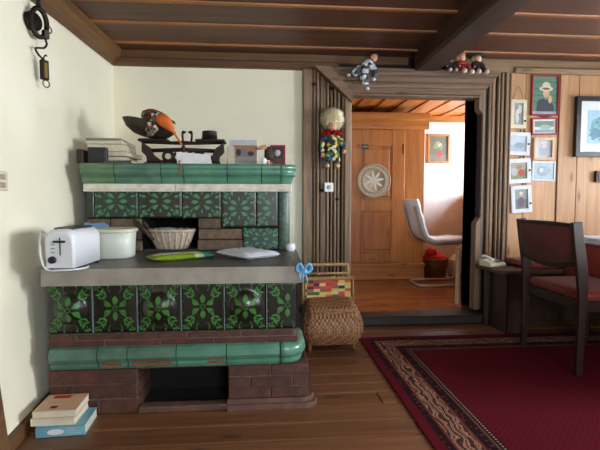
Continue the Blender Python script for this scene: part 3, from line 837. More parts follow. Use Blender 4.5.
# rounded corner column
m = MB(); rs = []
for z in (.722, .73, .90, 1.08, 1.1):
    r = .038 if z in (.73, .90, 1.08) else .034
    rs.append([(.122 + r * math.cos(a * PI / 12), UY + .02 + r * math.sin(a * PI / 12), z) for a in range(24)])
m.rings(rs); m.rbox(.122, .158, UY + .02, BW - .012, .722, 1.1, .004)
m.build('corner_column', M('column_glaze', '5a6e62', .45, col2='33463c', scale=45, coat=.1), S, True)
# white ledge and green cornice tiles
m = MB(); pr = [(0, 1.092), (.03, 1.092), (.034, 1.105), (.026, 1.112), (.03, 1.128), (.024, 1.14), (0, 1.14)]
m.rings([[(x, UY - d, z) for d, z in pr] + [(x, UY + .1, 1.14), (x, UY + .1, 1.092)] for x in (-1.098, -.55)], 0, False)
m.rings([[(x, UY - d, z + .001) for d, z in pr] + [(x, UY + .1, 1.14), (x, UY + .1, 1.092)] for x in (-.547, .165)], 0, False)
m.rbox(.14, .172, UY - .01, BW - .012, 1.092, 1.14, .004); m.build('ledge', ledge_m, S, True)
CP = [(.02, 1.138), (.03, 1.142), (.036, 1.155), (.04, 1.175), (.05, 1.190), (.062, 1.194), (.064, 1.2), (.058, 1.206), (.060, 1.225), (.066, 1.236), (.067, 1.25), (.058, 1.262), (.02, 1.264)]
cxs_ = [-1.105, -.905, -.63, -.495, -.23, -.02, .10]
cmat = [M('cornice_olive', '5f7f58', .3, col2='4a6a4a', scale=10, coat=.3), glaze_worn, glaze, glaze, glaze, glaze]
for i, (a, b) in enumerate(zip(cxs_, cxs_[1:])):
    m = MB(); m.rings([[(x, UY - d, z) for d, z in CP] + [(x, UY + .12, 1.264), (x, UY + .12, 1.138)] for x in (a + .002, b - .002)], 0, False)
    m.build('cornice_tile', cmat[i], S, True)
m = MB(); rs = []
for k in range(11):
    an = -PI / 2 + PI / 2 * k / 10; rs.append([(.10 + (.04 + d) * math.cos(an), UY + .04 + (.04 + d) * math.sin(an), z) for d, z in CP] + [(.10, UY + .04, 1.264), (.10, UY + .04, 1.138)])
rs.append([(.14 + d, BW - .012, z) for d, z in CP] + [(.10, BW - .012, 1.264), (.10, BW - .012, 1.138)])
m.rings(rs); m.build('cornice_tile', glaze, S, True)
m = MB(); m.box(-1.105, .12, UY + .06, BW - .012, 1.2, 1.262); m.build('stove_top', slab_m, S, True)
TOP = 1.2645

# ------------------------------------------------------------------ things on the worktop
WT = .7203
t = thing('toaster', 'white two-slot toaster at the left end of the stove worktop', 'toaster', (-.92, 2.172, WT), -.04)
m = MB()
def sec(w, h, y, z0=.012):
    pts = [(-w, z0), (w, z0)]
    r = .045
    for k in range(7): a = PI / 2 * k / 6; pts.append((w - r + r * math.cos(a), h - r + r * math.sin(a)))
    for k in range(7): a = PI / 2 + PI / 2 * k / 6; pts.append((-w + r + r * math.cos(a), h - r + r * math.sin(a)))
    return [(x, y, z) for x, z in pts]
m.rings([sec(.056, .168, -.148), sec(.063, .183, -.142), sec(.065, .187, -.125), sec(.066, .189, 0), sec(.065, .187, .125), sec(.062, .182, .142), sec(.055, .168, .148)], 0, True)
m.build('body', white_pl, t)
m = MB(); m.rbox(-.046, .046, -.10, .10, .183, .193, .004); m.build('slot_plate', grey_metal, t)
for x in (-.026, .026):
    m = MB(); m.rbox(x - .012, x + .012, -.088, .088, .189, .1945, .002); m.build('slot', black_pl, t)
m = MB(); m.rbox(.003, .008, -.1505, -.147, .07, .15, .001); m.build('lever_track', black_pl, t)
m = MB(); m.rbox(-.022, .034, -.165, -.150, .128, .138, .004); m.build('lever', black_pl, t)
m = MB(); m.lathe([(0, 0), (.017, 0), (.0155, .014), (.012, .016), (0, .016)], (-.028, -.149, .05), 20, mat=FX); m.build('dial', black_pl, t)
for k in range(3):
    m = MB(); m.rbox(-.036, -.018, -.1505, -.148, .08 + k * .018, .086 + k * .018, .001); m.build('button', C('grey_button', '9a9a9e', .4), t)
for sx in (-1, 1):
    for sy in (-1, 1):
        m = MB(); m.lathe([(.01, 0), (.012, .016)], (sx * .05, sy * .12, 0), 12); m.build('foot', black_pl, t)
m = MB(); m.tube(smooth_path([(-.065, .10, .03), (-.10, .05, .09), (-.118, -.05, .17), (-.10, -.1, .165), (-.085, -.145, .12), (-.07, -.162, .05), (-.045, -.166, .008), (.02, -.168, .006), (.07, -.145, .006), (.095, -.09, .006), (.085, -.05, .006)], 6), .0042, 8)
m.build('power_cord', white_pl, t)
t = thing('plastic_tub', 'cloudy white plastic tub with rim beside the toaster', 'tub', (-.835, 2.50, WT), .1)
def sq(r, z, p=3.2, n=48):
    out = []
    for i in range(n):
        a = 2 * PI * i / n; c, s_ = math.cos(a), math.sin(a); q = (abs(c) ** p + abs(s_) ** p) ** (-1 / p); out.append((c * q * r, s_ * q * r, z))
    return out
m = MB(); m.rings([sq(.092, .0), sq(.097, .006), sq(.100, .075), sq(.105, .148), sq(.100, .150), sq(.094, .08), sq(.089, .01)], 0, True); m.build('tub_body', white_soft, t)
m = MB(); m.rings([sq(.105, .142), sq(.113, .142), sq(.115, .149), sq(.113, .160), sq(.104, .163), sq(.094, .159), sq(.03, .157)], 0, True); m.build('lid', tub_rim, t)
m = MB(); m.prism([(-.075, 0), (.055, 0), (.058, .165), (.03, .185), (-.03, .178), (-.072, .188)], 'y', -.022, .022)
solo(m, 'blue_packet', C('blue_packet', '4f74a8', .5, col2='7d9cc4', scale=25), 'blue packet standing behind the white tub against the stove', 'packet', (-1.0, 2.69, WT), .05, bevel=.006)
# wicker basket in the niche
t = thing('wicker_basket', 'oval greyed wicker basket with twig handle in the stove niche', 'basket', (-.588, 2.80, .7315))
m = MB(); weave_basket(m, [(.09, 0), (.113, .055), (.138, .115)], 80, .005, 1, .62, rowh=.02); m.lathe([(.130, .11), (.104, .05), (.082, .012), (0, .012)], sx=1, sy=.62, cap0=False); m.build('basket_body', wicker_grey, t)
m = MB(); m.tube([(math.cos(a * PI / 20) * .141, math.sin(a * PI / 20) * .088, .117 + .004 * math.sin(a * 2.5)) for a in range(40)], .010, 8, closed=True); m.build('rim', wicker_grey, t)
m = MB()
for i in range(20):
    a = i * PI / 10; m.tube([(math.cos(a) * r, math.sin(a) * r * .62, z) for r, z in ((.094, .003), (.118, .055), (.144, .117))], .005, 6)
m.build('stake', wicker_grey, t)
m = MB(); m.tube(smooth_path([(-.145, -.05, .12), (-.20, -.06, .16), (-.215, -.03, .19), (-.2, .02, .19), (-.16, .05, .13)], 6), .011, 8); m.tube([(-.10, -.065, .06), (-.15, -.07, .12), (-.205, -.055, .175)], [.012, .014, .011]); m.build('handle', twig, t)
m = MB(); m.ball((0, 0, 0), .08, sc=(1, .6, .42), n=18, f=lambda d: 1 + .2 * noise.noise(d * 3)); solo(m, 'grey_cloth', C('grey_cloth', '8f8f92', .9), 'crumpled grey cloth inside the oval wicker basket of the niche', 'cloth', (-.62, 2.80, .835))
# green packet
def pillow(m, w, d, h, mi=None, n=14, seed=0, z0=0):
    us = [-1 + 2 * i / n for i in range(n + 1)]
    for s in (1, -1):
        def f(u, v):
            e = (1 - abs(u) ** 4) * (1 - abs(v) ** 4); zz = h / 2 * (1 if s < 0 and False else 1) * e ** .5 * (1 + .35 * noise.noise(Vector((u * 3 + seed, v * 3, s))))
            return (u * w / 2, v * d / 2, z0 + (h / 2 + zz if s > 0 else h / 2 - min(zz, h / 2)))
        b = len(m.f); sheet(m, f, us, us, 0)
        if mi:
            for k in range(b, len(m.f)):
                c = sum((m.v[i] for i in m.f[k]), Vector()) / 4; m.mi[k] = mi(c.x / w * 2, c.y / d * 2)
t = MB(); pillow(t, .35, .17, .03, lambda u, v: 2 if u > .62 else (1 if ((v > -.1 and -.8 < u < .0) or (.25 < u < .4)) else (3 if u > .4 else 0)), seed=3)
solo(t, 'food_packet', [C('packet_green', '8fae2c', .35, col2='7c9c25', scale=20), C('packet_white', 'd9dbc4', .4, col2='b7c48c', scale=30), C('packet_teal', '2d8f78', .35), C('packet_pale', 'b9d38a', .4)],
     'flat lime green and white packet with teal end lying on the worktop', 'packet', (-.455, 2.40, WT), .5)
# folded white cloth with faint red print
t = thing('folded_cloth', 'folded white cloth with faint red print lying on the worktop', 'cloth', (-.10, 2.45, WT), .6)
m = MB(); pillow(m, .24, .34, .042, seed=9); m.build('cloth', cloth_white, t)
m = MB(); P = lambda u, v, h: Vector((u, v, .0465 + h))
for pts in ([(-.05, 0), (-.02, .05), (.03, .06), (.06, .02), (.03, -.02), (-.01, 0)], [(-.06, -.05), (0, -.06), (.05, -.03)], [(0, .03), (.02, .09), (.06, .1)]):
    m.stroke(P, [(p.x, p.y) for p in smooth_path(pts, 5)], .006, 0)
m.build('red_print', C('faded_red', 'b04a46'), t)
m = MB(); m.lathe([(0, 0), (.022, 0), (.029, .014), (.03, .034), (.022, .05), (0, .054)]); solo(m, 'small_pot', white_pl, 'small round white pot at the back right corner of the worktop', 'pot', (.160, 2.69, WT))
# pale blue bow hanging at the slab corner
t = thing('ribbon_bow', 'pale blue ribbon bow hanging at the right corner of the worktop', 'bow', (.188, 2.068, .702))
bl = C('pale_blue_ribbon', '6fb4e0', .5)
m = MB(); m.ball((0, -.0, 0), .012, n=10); m.build('knot', bl, t)
for sx, sz, L in ((-1, 1, .032), (1, .9, .034)):
    m = MB(); m.tube(smooth_path([(0, 0, 0), (sx * L * .6, 0, sz * L), (sx * L, .004, sz * L * .3), (sx * L * .6, .004, -.008), (0, 0, 0)], 5), .014, 8, flat=.45); m.build('loop', bl, t)
for sx, L in ((-.2, .05), (.3, .06)):
    m = MB(); m.tube([(0, 0, 0), (sx * .03, -.004, -L * .5), (sx * .05, 0, -L)], [.008, .015, .018], 8, flat=.3); m.build('tail', bl, t)

# ------------------------------------------------------------------ things on the top of the stove
def book(name, label, cat, loc, rz, w, d, h, cm, pm, group=None, rx=0, ry=0, spine='-y', art=None):
    """lies flat; spine towards -y unless told otherwise"""
    t = thing(name, label, cat, loc, rz, group, rx, ry)
    m = MB(); m.rbox(-w / 2, w / 2, -d / 2, d / 2, 0, .003, .001); m.rbox(-w / 2, w / 2, -d / 2, d / 2, h - .003, h, .001)
    if spine == '-y': m.rbox(-w / 2, w / 2, -d / 2, -d / 2 + .003, 0, h, .001)
    if spine == '-x': m.rbox(-w / 2, -w / 2 + .003, -d / 2, d / 2, 0, h, .001)
    if spine == '+y': m.rbox(-w / 2, w / 2, d / 2 - .003, d / 2, 0, h, .001)
    m.build('cover', cm, t)
    m = MB(); e = .003; m.box(-w / 2 + e, w / 2 - e, -d / 2 + e, d / 2 - e, .003, h - .003); m.build('pages', pm, t)
    if art: art(t, w, d, h)
    return t
z = TOP
gp = 'old papers and books piled at the left of the stove top'
for (w, d, h, cm, lb, nm, rz, dx) in ((.22, .26, .05, C('tan_cover', '8f7448'), 'thick tan book at the bottom of the pile on the stove top', 'book', .05, 0),
                                  (.24, .28, .03, C('cream_cover', 'c2ad84'), 'cream book second from the bottom of the stove top pile', 'book', -.06, .01),
                                  (.23, .27, .045, C('buff_cover', 'a98f68'), 'buff book third from the bottom of the stove top pile', 'book', .04, -.01),
                                  (.22, .26, .024, C('pale_cover', 'bba47c'), 'thin pale book under the grey magazine on the stove top pile', 'book', -.03, -.015),
                                  (.21, .27, .012, C('grey_cover', '8a877c'), 'grey magazine topmost on the pile on the stove', 'magazine', .08, -.03)):
    book(nm, lb, 'magazine' if nm == 'magazine' else 'book', (-.985 + dx, 2.96, z), rz, w, d, h, cm, paper, gp, spine='+y' if nm == 'book' else '-y'); z += h + .0005
m = MB(); m.rbox(-.055, .055, -.02, .02, 0, .098, .004); m.rbox(-.045, .045, -.022, -.019, .02, .08, .002); solo(m, 'black_box', C('black_card', '1f1d1e', .5), 'small black box standing in front of the pile on the stove', 'box', (-1.02, 2.775, TOP), .05)
m = MB(); m.rbox(-.02, .02, -.05, .05, 0, .085, .004); solo(m, 'dark_book', C('dark_red_cover', '2c1714', .6), 'narrow dark book standing at the far left of the stove top', 'book', (-1.125, 2.81, TOP), .05)
book('notebook', 'thin grey notebook lying slanted beside the black box on the stove', 'notebook', (-.885, 2.78, TOP), -.1, .17, .10, .016, C('slate_cover', '55534f'), paper, ry=0)
# antique balance scale
t = thing('balance_scale', 'antique dark red cast iron balance scale on the stove top', 'scale', (-.53, 2.92, TOP))
m = MB(); m.rbox(-.245, .245, -.055, .055, 0, .018, .004); m.rbox(-.23, .23, -.02, .02, .016, .036, .006)
for sx in (-1, 1):
    m.prism([(sx * .245, .0), (sx * .13, .0), (sx * .15, .04), (sx * .19, .07), (sx * .21, .115), (sx * .262, .15), (sx * .265, .09), (sx * .235, .06), (sx * .232, .035)], 'y', -.02, .02)
m.build('base', maroon_iron, t, bevel=.004)
m = MB(); 
for k, r, x, zc in ((0, .03, -.10, .062), (1, .03, .10, .062), (2, .026, -.04, .056), (3, .026, .04, .056)):
    m.tube([(x + r * math.cos(a * PI / 10), 0, zc + r * math.sin(a * PI / 10)) for a in range(20)], .011, 8, closed=True)
m.tube([(-.21, 0, .098), (0, 0, .106), (.21, 0, .098)], .013, 8); m.build('scrollwork', maroon_iron, t)
m = MB(); m.tube([(-.25, 0, .152), (-.1, 0, .148), (0, 0, .15), (.1, 0, .148), (.25, 0, .152)], [.008, .010, .014, .010, .008], 8)
m.lathe([(.02, .03), (.014, .05), (.01, .09), (.016, .115), (.008, .135), (.0, .15)], (0, 0, 0), 14)
m.build('beam', maroon_iron, t)
for sx in (-1, 1):
    m = MB(); m.rbox(sx * .18 - .095, sx * .18 + .095, -.07, .07, .150, .168, .006); m.build('plate_carrier', maroon_iron, t)
for sx in (-1, 1):
    m = MB(); x = sx * .026 + .03
    m.tube(smooth_path([(x, -.03, .15), (x + sx * .004, -.03, .195), (x, -.03, .212), (x - sx * .02, -.03, .216)], 5), [.007] * 10 + [.006] * 5 + [.002], 8)
    m.ball((x - sx * .002, -.03, .214), .012, n=10); m.build('pointer', black_iron, t)
# left pan
t2 = Matrix.Rotation(math.radians(14), 4, 'Y') @ Matrix.Rotation(math.radians(-10), 4, 'X')
m = MB(); m.lathe([(.02, -.06), (.09, -.052), (.14, -.025), (.168, .01), (.172, .014), (.163, .012), (.135, -.02), (.085, -.046), (0, -.053)], n=40, mat=t2, cap0=True, sy=.7)
solo(m, 'scale_pan', C('pan_dark', '4a4034', .45, col2='2a241f', metal=.4), 'dark oval metal pan tilted on the left of the balance scale', 'pan', (-.745, 2.90, TOP + .243))
# patterned cloth bird with an orange beak lying on the pan
t = thing('cloth_bird', 'patterned cloth bird with big orange beak lying on the scale pan', 'toy', (-.68, 2.86, TOP + .215))
pm = patch_mat('patchwork_dark', ['1a1614', '7c2a22', 'b9b3a0', '2b2320', '4f5a44', '8a3a2c', '1f1b1a'], 60)
skin('body', [(-.10, .03, .09), (-.05, .0, .105), (.0, -.02, .10), (.04, -.03, .07), (.0, -.05, .04), (-.03, -.06, -.01), (-.05, -.06, -.05)], [(0, 1), (1, 2), (2, 3), (2, 4), (4, 5), (5, 6)], [.036, .05, .056, .042, .034, .03, .022], pm, t)
m = MB(); m.tube(smooth_path([(.02, -.045, .075), (.06, -.06, .05), (.095, -.07, .01), (.13, -.075, -.04), (.165, -.078, -.095)], 5), [.006 + .034 * max(0, math.sin(PI * min(1, (i + 4) / 17))) for i in range(21)], 12)
m.build('beak', C('orange_felt', 'd9701c', .7, col2='b9501a', scale=30), t)
m = MB(); m.prism([(.06, .085), (.11, .06), (.12, .04), (.07, .06)], 'y', -.03, -.015); m.build('wing_tip', C('dark_felt', '2a2521'), t)
# iron weight on the right plate
m = MB(); m.lathe([(0, 0), (.058, 0), (.058, .006), (.052, .01), (.047, .05), (.049, .054), (.044, .058), (.012, .06), (0, .06)], n=32)
solo(m, 'iron_weight', black_iron, 'black iron weight standing on the right plate of the balance scale', 'weight', (-.36, 2.92, TOP + .1685))
m = MB(); mm = Matrix.Rotation(-.25, 4, 'X')
m.prism([(-.115, 0), (.10, 0), (.085, .062), (-.125, .078)], 'y', -.002, .002, mat=mm)
solo(m, 'note_paper', paper_white, 'white sheet of paper leaning on the front of the balance scale', 'paper', (-.43, 2.785, TOP + .002))
m = MB(); m.tube(smooth_path([(0, .02, .012), (-.006, 0, .012), (-.004, -.022, .006), (.002, -.026, -.03), (-.006, -.027, -.085)], 5), .004, 6, flat=.6)
solo(m, 'red_string', C('red_string', 'a03030'), 'red string hanging over the green cornice below the white paper', 'string', (-.515, 2.725, TOP + .004))
# cards and figures at the right
def standcard(name, label, cat, loc, w, h, tilt, rz, shapes, cols, border=None, group=None):
    t = thing(name, label, cat, loc, rz, group, rx=-tilt)
    m = MB(); m.rbox(-w / 2, w / 2, -.003, .003, 0, h, .001); m.build('backing', border or paper_white, t)
    bw = .006 if border is None else .012
    pp = print_(t, w / 2 - bw, h / 2 - bw, -.0035, shapes, cols)
    for v in pp.data.vertices: v.co.z += h / 2
    return t
standcard('photo_card', 'propped colour photo of people before a red roofed building on the stove', 'photo', (-.135, 2.80, TOP), .185, .165, .12, -.04,
          [('r', 0, .55, 1, .45, 1), ('r', .1, .25, .9, .3, 2), ('e', .0, -.1, .28, .35, 3), ('e', -.35, -.05, .18, .3, 4), ('r', 0, -.75, 1, .3, 5), ('e', .55, -.15, .25, .2, 4)], ['8a7468', 'b9c0c4', 'a06a52', '6f747c', '2a2c38', '8d8a86'])
m = MB(); m.lathe([(.02, 0), (.026, .004), (.024, .05), (.018, .09), (.012, .105), (.014, .12), (0, .122)]); solo(m, 'grey_bottle', C('cloudy_grey', '9a968c', .3), 'small grey bottle half hidden left of the propped photo', 'bottle', (-.215, 2.855, TOP))
m = MB(); m.rbox(-.022, .022, -.004, .004, 0, .115, .001, mat=Matrix.Rotation(-.1, 4, 'X')); solo(m, 'grey_card', C('grey_card', 'b4ab95'), 'pale upright card between the scale and the propped photo', 'card', (-.21, 2.785, TOP), .2)
m = MB(); m.lathe([(0, 0), (.016, 0), (.017, .03), (.012, .04), (.0, .04)], n=16); solo(m, 'white_jar', white_pl, 'tiny white jar in front of the brown bird figure', 'jar', (-.005, 2.755, TOP))
t = thing('bird_figure', 'brown bird figure with tan beak at the right of the stove top', 'figurine', (.03, 2.83, TOP))
bm_ = C('brown_felt', '3f3129', .8, col2='2c221d', scale=30)
skin('body', [(0, 0, .03), (0, 0, .065), (-.004, -.01, .10), (-.012, -.016, .118)], [(0, 1), (1, 2), (2, 3)], [.034, .036, .028, .024], bm_, t)
m = MB(); m.tube([(-.02, -.024, .115), (-.055, -.03, .108), (-.08, -.032, .098)], [.016, .012, .004], 10); m.build('beak', C('tan_beak', 'b5875a'), t)
for sx in (-1, 1):
    m = MB(); m.tube([(sx * .012, -.012, .004), (sx * .012, -.02, .02)], .008); m.build('foot', C('tan_beak', 'b5875a'), t)
standcard('red_frame_photo', 'small red framed photo at the right end of the stove top', 'photo', (.085, 2.845, TOP), .10, .135, .1, -.1, [('e', .0, .25, .5, .4, 1), ('e', .2, .3, .3, .3, 2), ('r', 0, -.7, .8, .35, 3)], ['3c2a2c', 'b0a49c', 'd8d2c8', '5a3a34'], red_fr)

# ------------------------------------------------------------------ left wall things
wx = wallx(2.56, 1.98)
t = thing('block_and_tackle', 'old black iron pulley hanging by a chain on the left wall', 'pulley', (wallx(2.47, 1.99) + .05, 2.47, 1.985), -.5)
m = MB()
for k, (z, rot) in enumerate(((.165, 0), (.135, 1), (.108, 0), (.085, 1))):
    ring = [(.010 * math.cos(a * PI / 8), 0, .019 * math.sin(a * PI / 8)) for a in range(16)]
    m.tube([Matrix.Rotation(rot * PI / 2, 4, 'Z') @ Vector(p) + Vector((0, 0, z)) for p in ring], .0042, 6, closed=True)
m.build('chain', black_iron, t)
m = MB(); m.tube([(0, .044 * math.cos(a * PI / 14), .072 * math.sin(a * PI / 14) * (1 if a < 15 else 1.05)) for a in range(28)], .013, 8, closed=True); m.build('shell', black_iron, t)
m = MB(); m.lathe([(.0, -.01), (.05, -.01), (.04, 0), (.05, .01), (.0, .01)], (-.018, -.025, 0), 28, mat=Matrix.Rotation(PI / 2, 4, 'Y')); m.build('wheel', C('rusty_wheel', '3c3029', .5, metal=.6), t)
m = MB(); m.tube([(0, .055 + .016 * math.cos(a * PI / 8), -.02 + .018 * math.sin(a * PI / 8)) for a in range(16)], .004, 6, closed=True); m.build('side_ring', grey_metal, t)
m = MB(); m.rbox(-.014, .014, .02, .05, -.075, -.03, .003); m.build('buckle', grey_metal, t)
m = MB(); m.tube(smooth_path([(0, .028, -.07), (0, .04, -.10), (0, .025, -.125), (0, -.005, -.135), (0, -.025, -.145), (0, -.01, -.17), (0, .02, -.19)], 5), .0055, 8); m.build('hook', black_iron, t)
t = thing('spring_balance', 'small dark spring balance hooked under the pulley on left wall', 'scale', (wallx(2.47, 1.76) + .05, 2.475, 1.745), -.5)
m = MB(); m.rbox(-.012, .012, -.021, .021, -.06, .045, .004); m.build('body', black_iron, t)
m = MB(); m.tube(smooth_path([(0, 0, .045), (0, .0, .062), (0, .012, .075), (0, .016, .068)], 4), .004, 6); m.build('top_hook', black_iron, t)
m = MB(); m.tube([(0, .019 * math.cos(a * PI / 10) + .008, -.078 + .019 * math.sin(a * PI / 10)) for a in range(20)], .0035, 6, closed=True); m.build('ring', grey_metal, t)
m = MB(); m.rbox(.012, .014, -.009, .009, -.05, .03, .0005); m.build('scale_plate', brass, t)
t = thing('light_switch', 'white wall switch at the left edge of the left wall', 'switch', (wallx(2.06, 1.13) + .001, 2.045, 1.125))
m = MB(); m.rbox(0, .014, -.045, .045, -.045, .045, .005); m.build('plate', cream, t)
for sz in (-1, 1):
    m = MB(); m.rbox(.010, .019, -.018, .018, sz * .018 - .012, sz * .018 + .012, .003); m.build('toggle', C('grey_toggle', 'a8a08c'), t)
# books on the floor
def blue_art(t, w, d, h):
    m = MB(); blob(m, 0, 0, .035, .013, 0, 0, 18); m.v = [Vector((p.x - .02, -d / 2 - .0006, h / 2 + p.z)) for p in m.v]; m.build('spine_label', paper_white, t, fix=False)
    m = MB()
    for k in range(3): m.box(.03, .085 - k * .012, -d / 2 - .0006, -d / 2, .012 + k * .009, .016 + k * .009)
    m.build('spine_print', C('pale_blue_print', 'a8c8dc'), t)
def red_art(t, w, d, h):
    m = MB(); m.box(-.055, .02, .04, .07, h, h + .0006, 0); m.box(-.06, .06, -.02, .02, h, h + .0006, 1); m.box(-.03, .0, -.06, -.035, h, h + .0006, 2); m.box(-.07, .08, -.075, -.065, h, h + .0006, 1)
    m.build('cover_print', [C('cover_red', 'b43226', .5), C('cover_peach', 'd4a888', .5), C('cover_dark', '5a3a34', .5)], t)
cb = C('blue_cover', '4f8fb4', .4, col2='86b8bc', scale=7); book_pages = C('cream_pages', 'e6dcc4')
book('paperback', 'blue paperback at the bottom of the floor stack beside the stove', 'book', (-.905, 2.012, .0008), .06, .205, .17, .045, cb, paper, 'books stacked on the floor', art=blue_art)
book('paperback', 'cream paperback in the middle of the floor stack', 'book', (-.938, 2.02, .0462), .02, .185, .165, .034, C('cream_back', 'e4d8b8'), book_pages, 'books stacked on the floor', spine='-x')
book('paperback', 'peach and red paperback on top of the floor stack', 'book', (-.932, 2.02, .0806), .04, .182, .165, .034, C('peach_cover', 'dcb494', .4, col2='c49a7c', scale=8), book_pages, 'books stacked on the floor', spine='-x', art=red_art)

# ------------------------------------------------------------------ dolls
def fuzz(m, c, r, n, L, mi=0, zmin=-1, sc=(1, 1, 1), front=None, seed=1):
    rr = random.Random(seed)
    m.ball(c, r, mi, 18, sc)
    for i in range(n):
        z = 1 - 2 * (i + .5) / n; a = i * 2.399963; q = math.sqrt(1 - z * z)
        d = Vector((q * math.cos(a), q * math.sin(a), z))
        if z < zmin or (front and front(d)): continue
        d = (d + Vector((rr.uniform(-.35, .35), rr.uniform(-.35, .35), rr.uniform(-.35, .35)))).normalized()
        b = Vector(c) + Vector((d.x * sc[0], d.y * sc[1], d.z * sc[2])) * r * .9
        l = L * rr.uniform(.6, 1.1)
        e = b + d * l + Vector((0, 0, -l * .15)); s = d.cross(Vector((.3, .5, .8))).normalized() * .006; s2 = d.cross(s).normalized() * .006
        m.add([b + s, b - s * .5 + s2, b - s * .5 - s2, e], [(0, 1, 3), (1, 2, 3), (2, 0, 3)], mi, True)
def face(t, c, r, mat=None):
    T = mat or Matrix.Identity(4); cc = Vector(c)
    m = MB(); m.ball(cc, r, 0, 18, (1, .95, 1.08)); m.ball(cc + T @ Vector((0, -r * .98, -r * .1)), r * .16, 0, 8)
    for sx in (-1, 1):
        m.ball(cc + T @ Vector((sx * r * .36, -r * .86, r * .18)), r * .11, 1, 8); m.ball(cc + T @ Vector((sx * r, 0, 0)), r * .2, 0, 8, (.5, 1, 1))
    m.ball(cc + T @ Vector((0, -r * .84, -r * .45)), r * .24, 2, 8, (1, .35, .35))
    return m.build('head', [skin_m, black_pl, C('doll_lips', 'b0202a', .4)], t)
t = thing('clown_doll', 'clown doll with fuzzy blond hair and red ruff hanging on dark casing', 'doll', (.545, 3.51, 1.50))
skin('costume', [(0, 0, -.08), (0, 0, 0), (0, 0, .055), (0, 0, .085), (-.065, -.01, .03), (-.085, -.02, -.03), (-.08, -.025, -.075), (.065, -.01, .03), (.088, -.015, -.01), (.092, -.03, -.05), (-.04, -.005, -.13), (-.042, -.012, -.165), (.04, -.005, -.13), (.04, -.012, -.165)],
     [(0, 1), (1, 2), (2, 3), (2, 4), (4, 5), (5, 6), (2, 7), (7, 8), (8, 9), (0, 10), (10, 11), (0, 12), (12, 13)], [.055, .055, .045, .025, .028, .024, .02, .028, .024, .02, .036, .03, .036, .03],
     patch_mat('harlequin', ['1e4a3a', 'c9a63a', '16181c', '2c5f8a', '1f2a2a', 'd8c98a', '2f6b46', '20242a'], 42), t)
face(t, (0, -.036, .124), .033)
m = MB(); fuzz(m, (0, .0, .197), .058, 1300, .055, front=lambda d: d.y < -.45 and d.z < -.2, seed=3); m.build('hair', blonde, t)
m = MB(); n = 60
for zz, r in ((.074, .082), (.088, .07)):
    m.rings([[(math.cos(2 * PI * i / n) * q, math.sin(2 * PI * i / n) * q * .85 - .008, zz + (.016 if k else 0) * math.sin(i * PI * 12 / n * 2)) for i in range(n)] for k, q in ((0, .02), (1, r))], 0, True, True, False, False)
    m.rings([[(math.cos(2 * PI * i / n) * q, math.sin(2 * PI * i / n) * q * .85 - .008, zz - .008 + (.016 if k else 0) * math.sin(i * PI * 12 / n * 2)) for i in range(n)] for k, q in ((0, .02), (1, r))], 0, True, True, False, False)
m.build('ruff', C('red_ruff', 'd42432', .7), t)
for x, y_, z_ in ((-.08, -.028, -.092), (.094, -.034, -.066)):
    m = MB(); m.ball((x, y_, z_), .014, 0, 10)
    for q in range(4): m.tube([(x + (q - 1.5) * .006, y_ - .004, z_ - .006), (x + (q - 1.5) * .008, y_ - .008, z_ - .018), (x + (q - 1.5) * .007, y_ - .013, z_ - .025)], [.004, .0035, .002], 6)
    m.tube([(x + .01, y_ - .003, z_), (x + .018, y_ - .008, z_ - .008)], [.004, .003], 6)
    m.build('hand', skin_m, t)
for x in (-.042, .04):
    m = MB(); m.ball((x, -.03, -.185), .026, 0, 14, (.85, 1.2, .75)); m.build('shoe', C('cream_shoe', 'c9ad7d', .6), t)
# wall socket below
t = thing('wall_switch', 'small white switch on the dark casing below the clown doll', 'switch', (.525, 3.548, 1.145))
m = MB(); m.rbox(-.038, .038, -.018, .006, -.038, .038, .006); m.build('plate', white_pl, t)
m = MB(); m.lathe([(0, 0), (.02, 0), (.018, .006), (0, .004)], (0, -.017, 0), 20, mat=FX); m.build('rotary_knob', C('grey_knob', 'b8b8b4', .4), t)
# grey pierrot hanging from the lintel
t = thing('pierrot_doll', 'grey and silver pierrot doll lying over the left end of the lintel', 'doll', (.79, 3.475, 2.095))
gm = patch_mat('silver_cloth', ['a3a6a8', '55585c', 'd4d8da', '2f3236', 'b4b8ba', 'e0e2e4'], 38)
skin('costume', [(0, -.01, .0), (.03, -.015, .035), (.05, -.02, .055), (-.03, -.01, -.01), (-.06, -.015, -.04), (.0, -.03, -.06), (.005, -.035, -.11), (.02, -.035, -.15), (.065, -.03, .0), (.09, -.035, -.04), (.075, -.04, -.08), (-.015, -.015, -.005), (-.095, -.01, -.06)],
     [(11, 0), (0, 1), (1, 2), (11, 3), (3, 4), (4, 12), (0, 5), (5, 6), (6, 7), (1, 8), (8, 9), (9, 10)], [.046, .042, .024, .038, .032, .04, .04, .032, .03, .034, .032, .03, .04], [gm], t)
h = face(t, (.078, -.032, .072), .030, Matrix.Rotation(.5, 4, 'Z'))
m = MB(); m.lathe([(.034, 0), (.03, .02), (.0, .03)], (.083, -.022, .085), 18, mat=Matrix.Rotation(.3, 4, 'Y')); m.build('cap', C('dark_cap', '2a2a30'), t)
for c in ((.074, -.042, -.10), (.024, -.038, -.172), (-.12, -.012, -.065)):
    m = MB(); m.ball(c, .018, 0, 10, (1, 1, .8)); m.build('hand' if c[0] > .05 else 'shoe', C('pale_cloth', 'c4ccd6'), t)
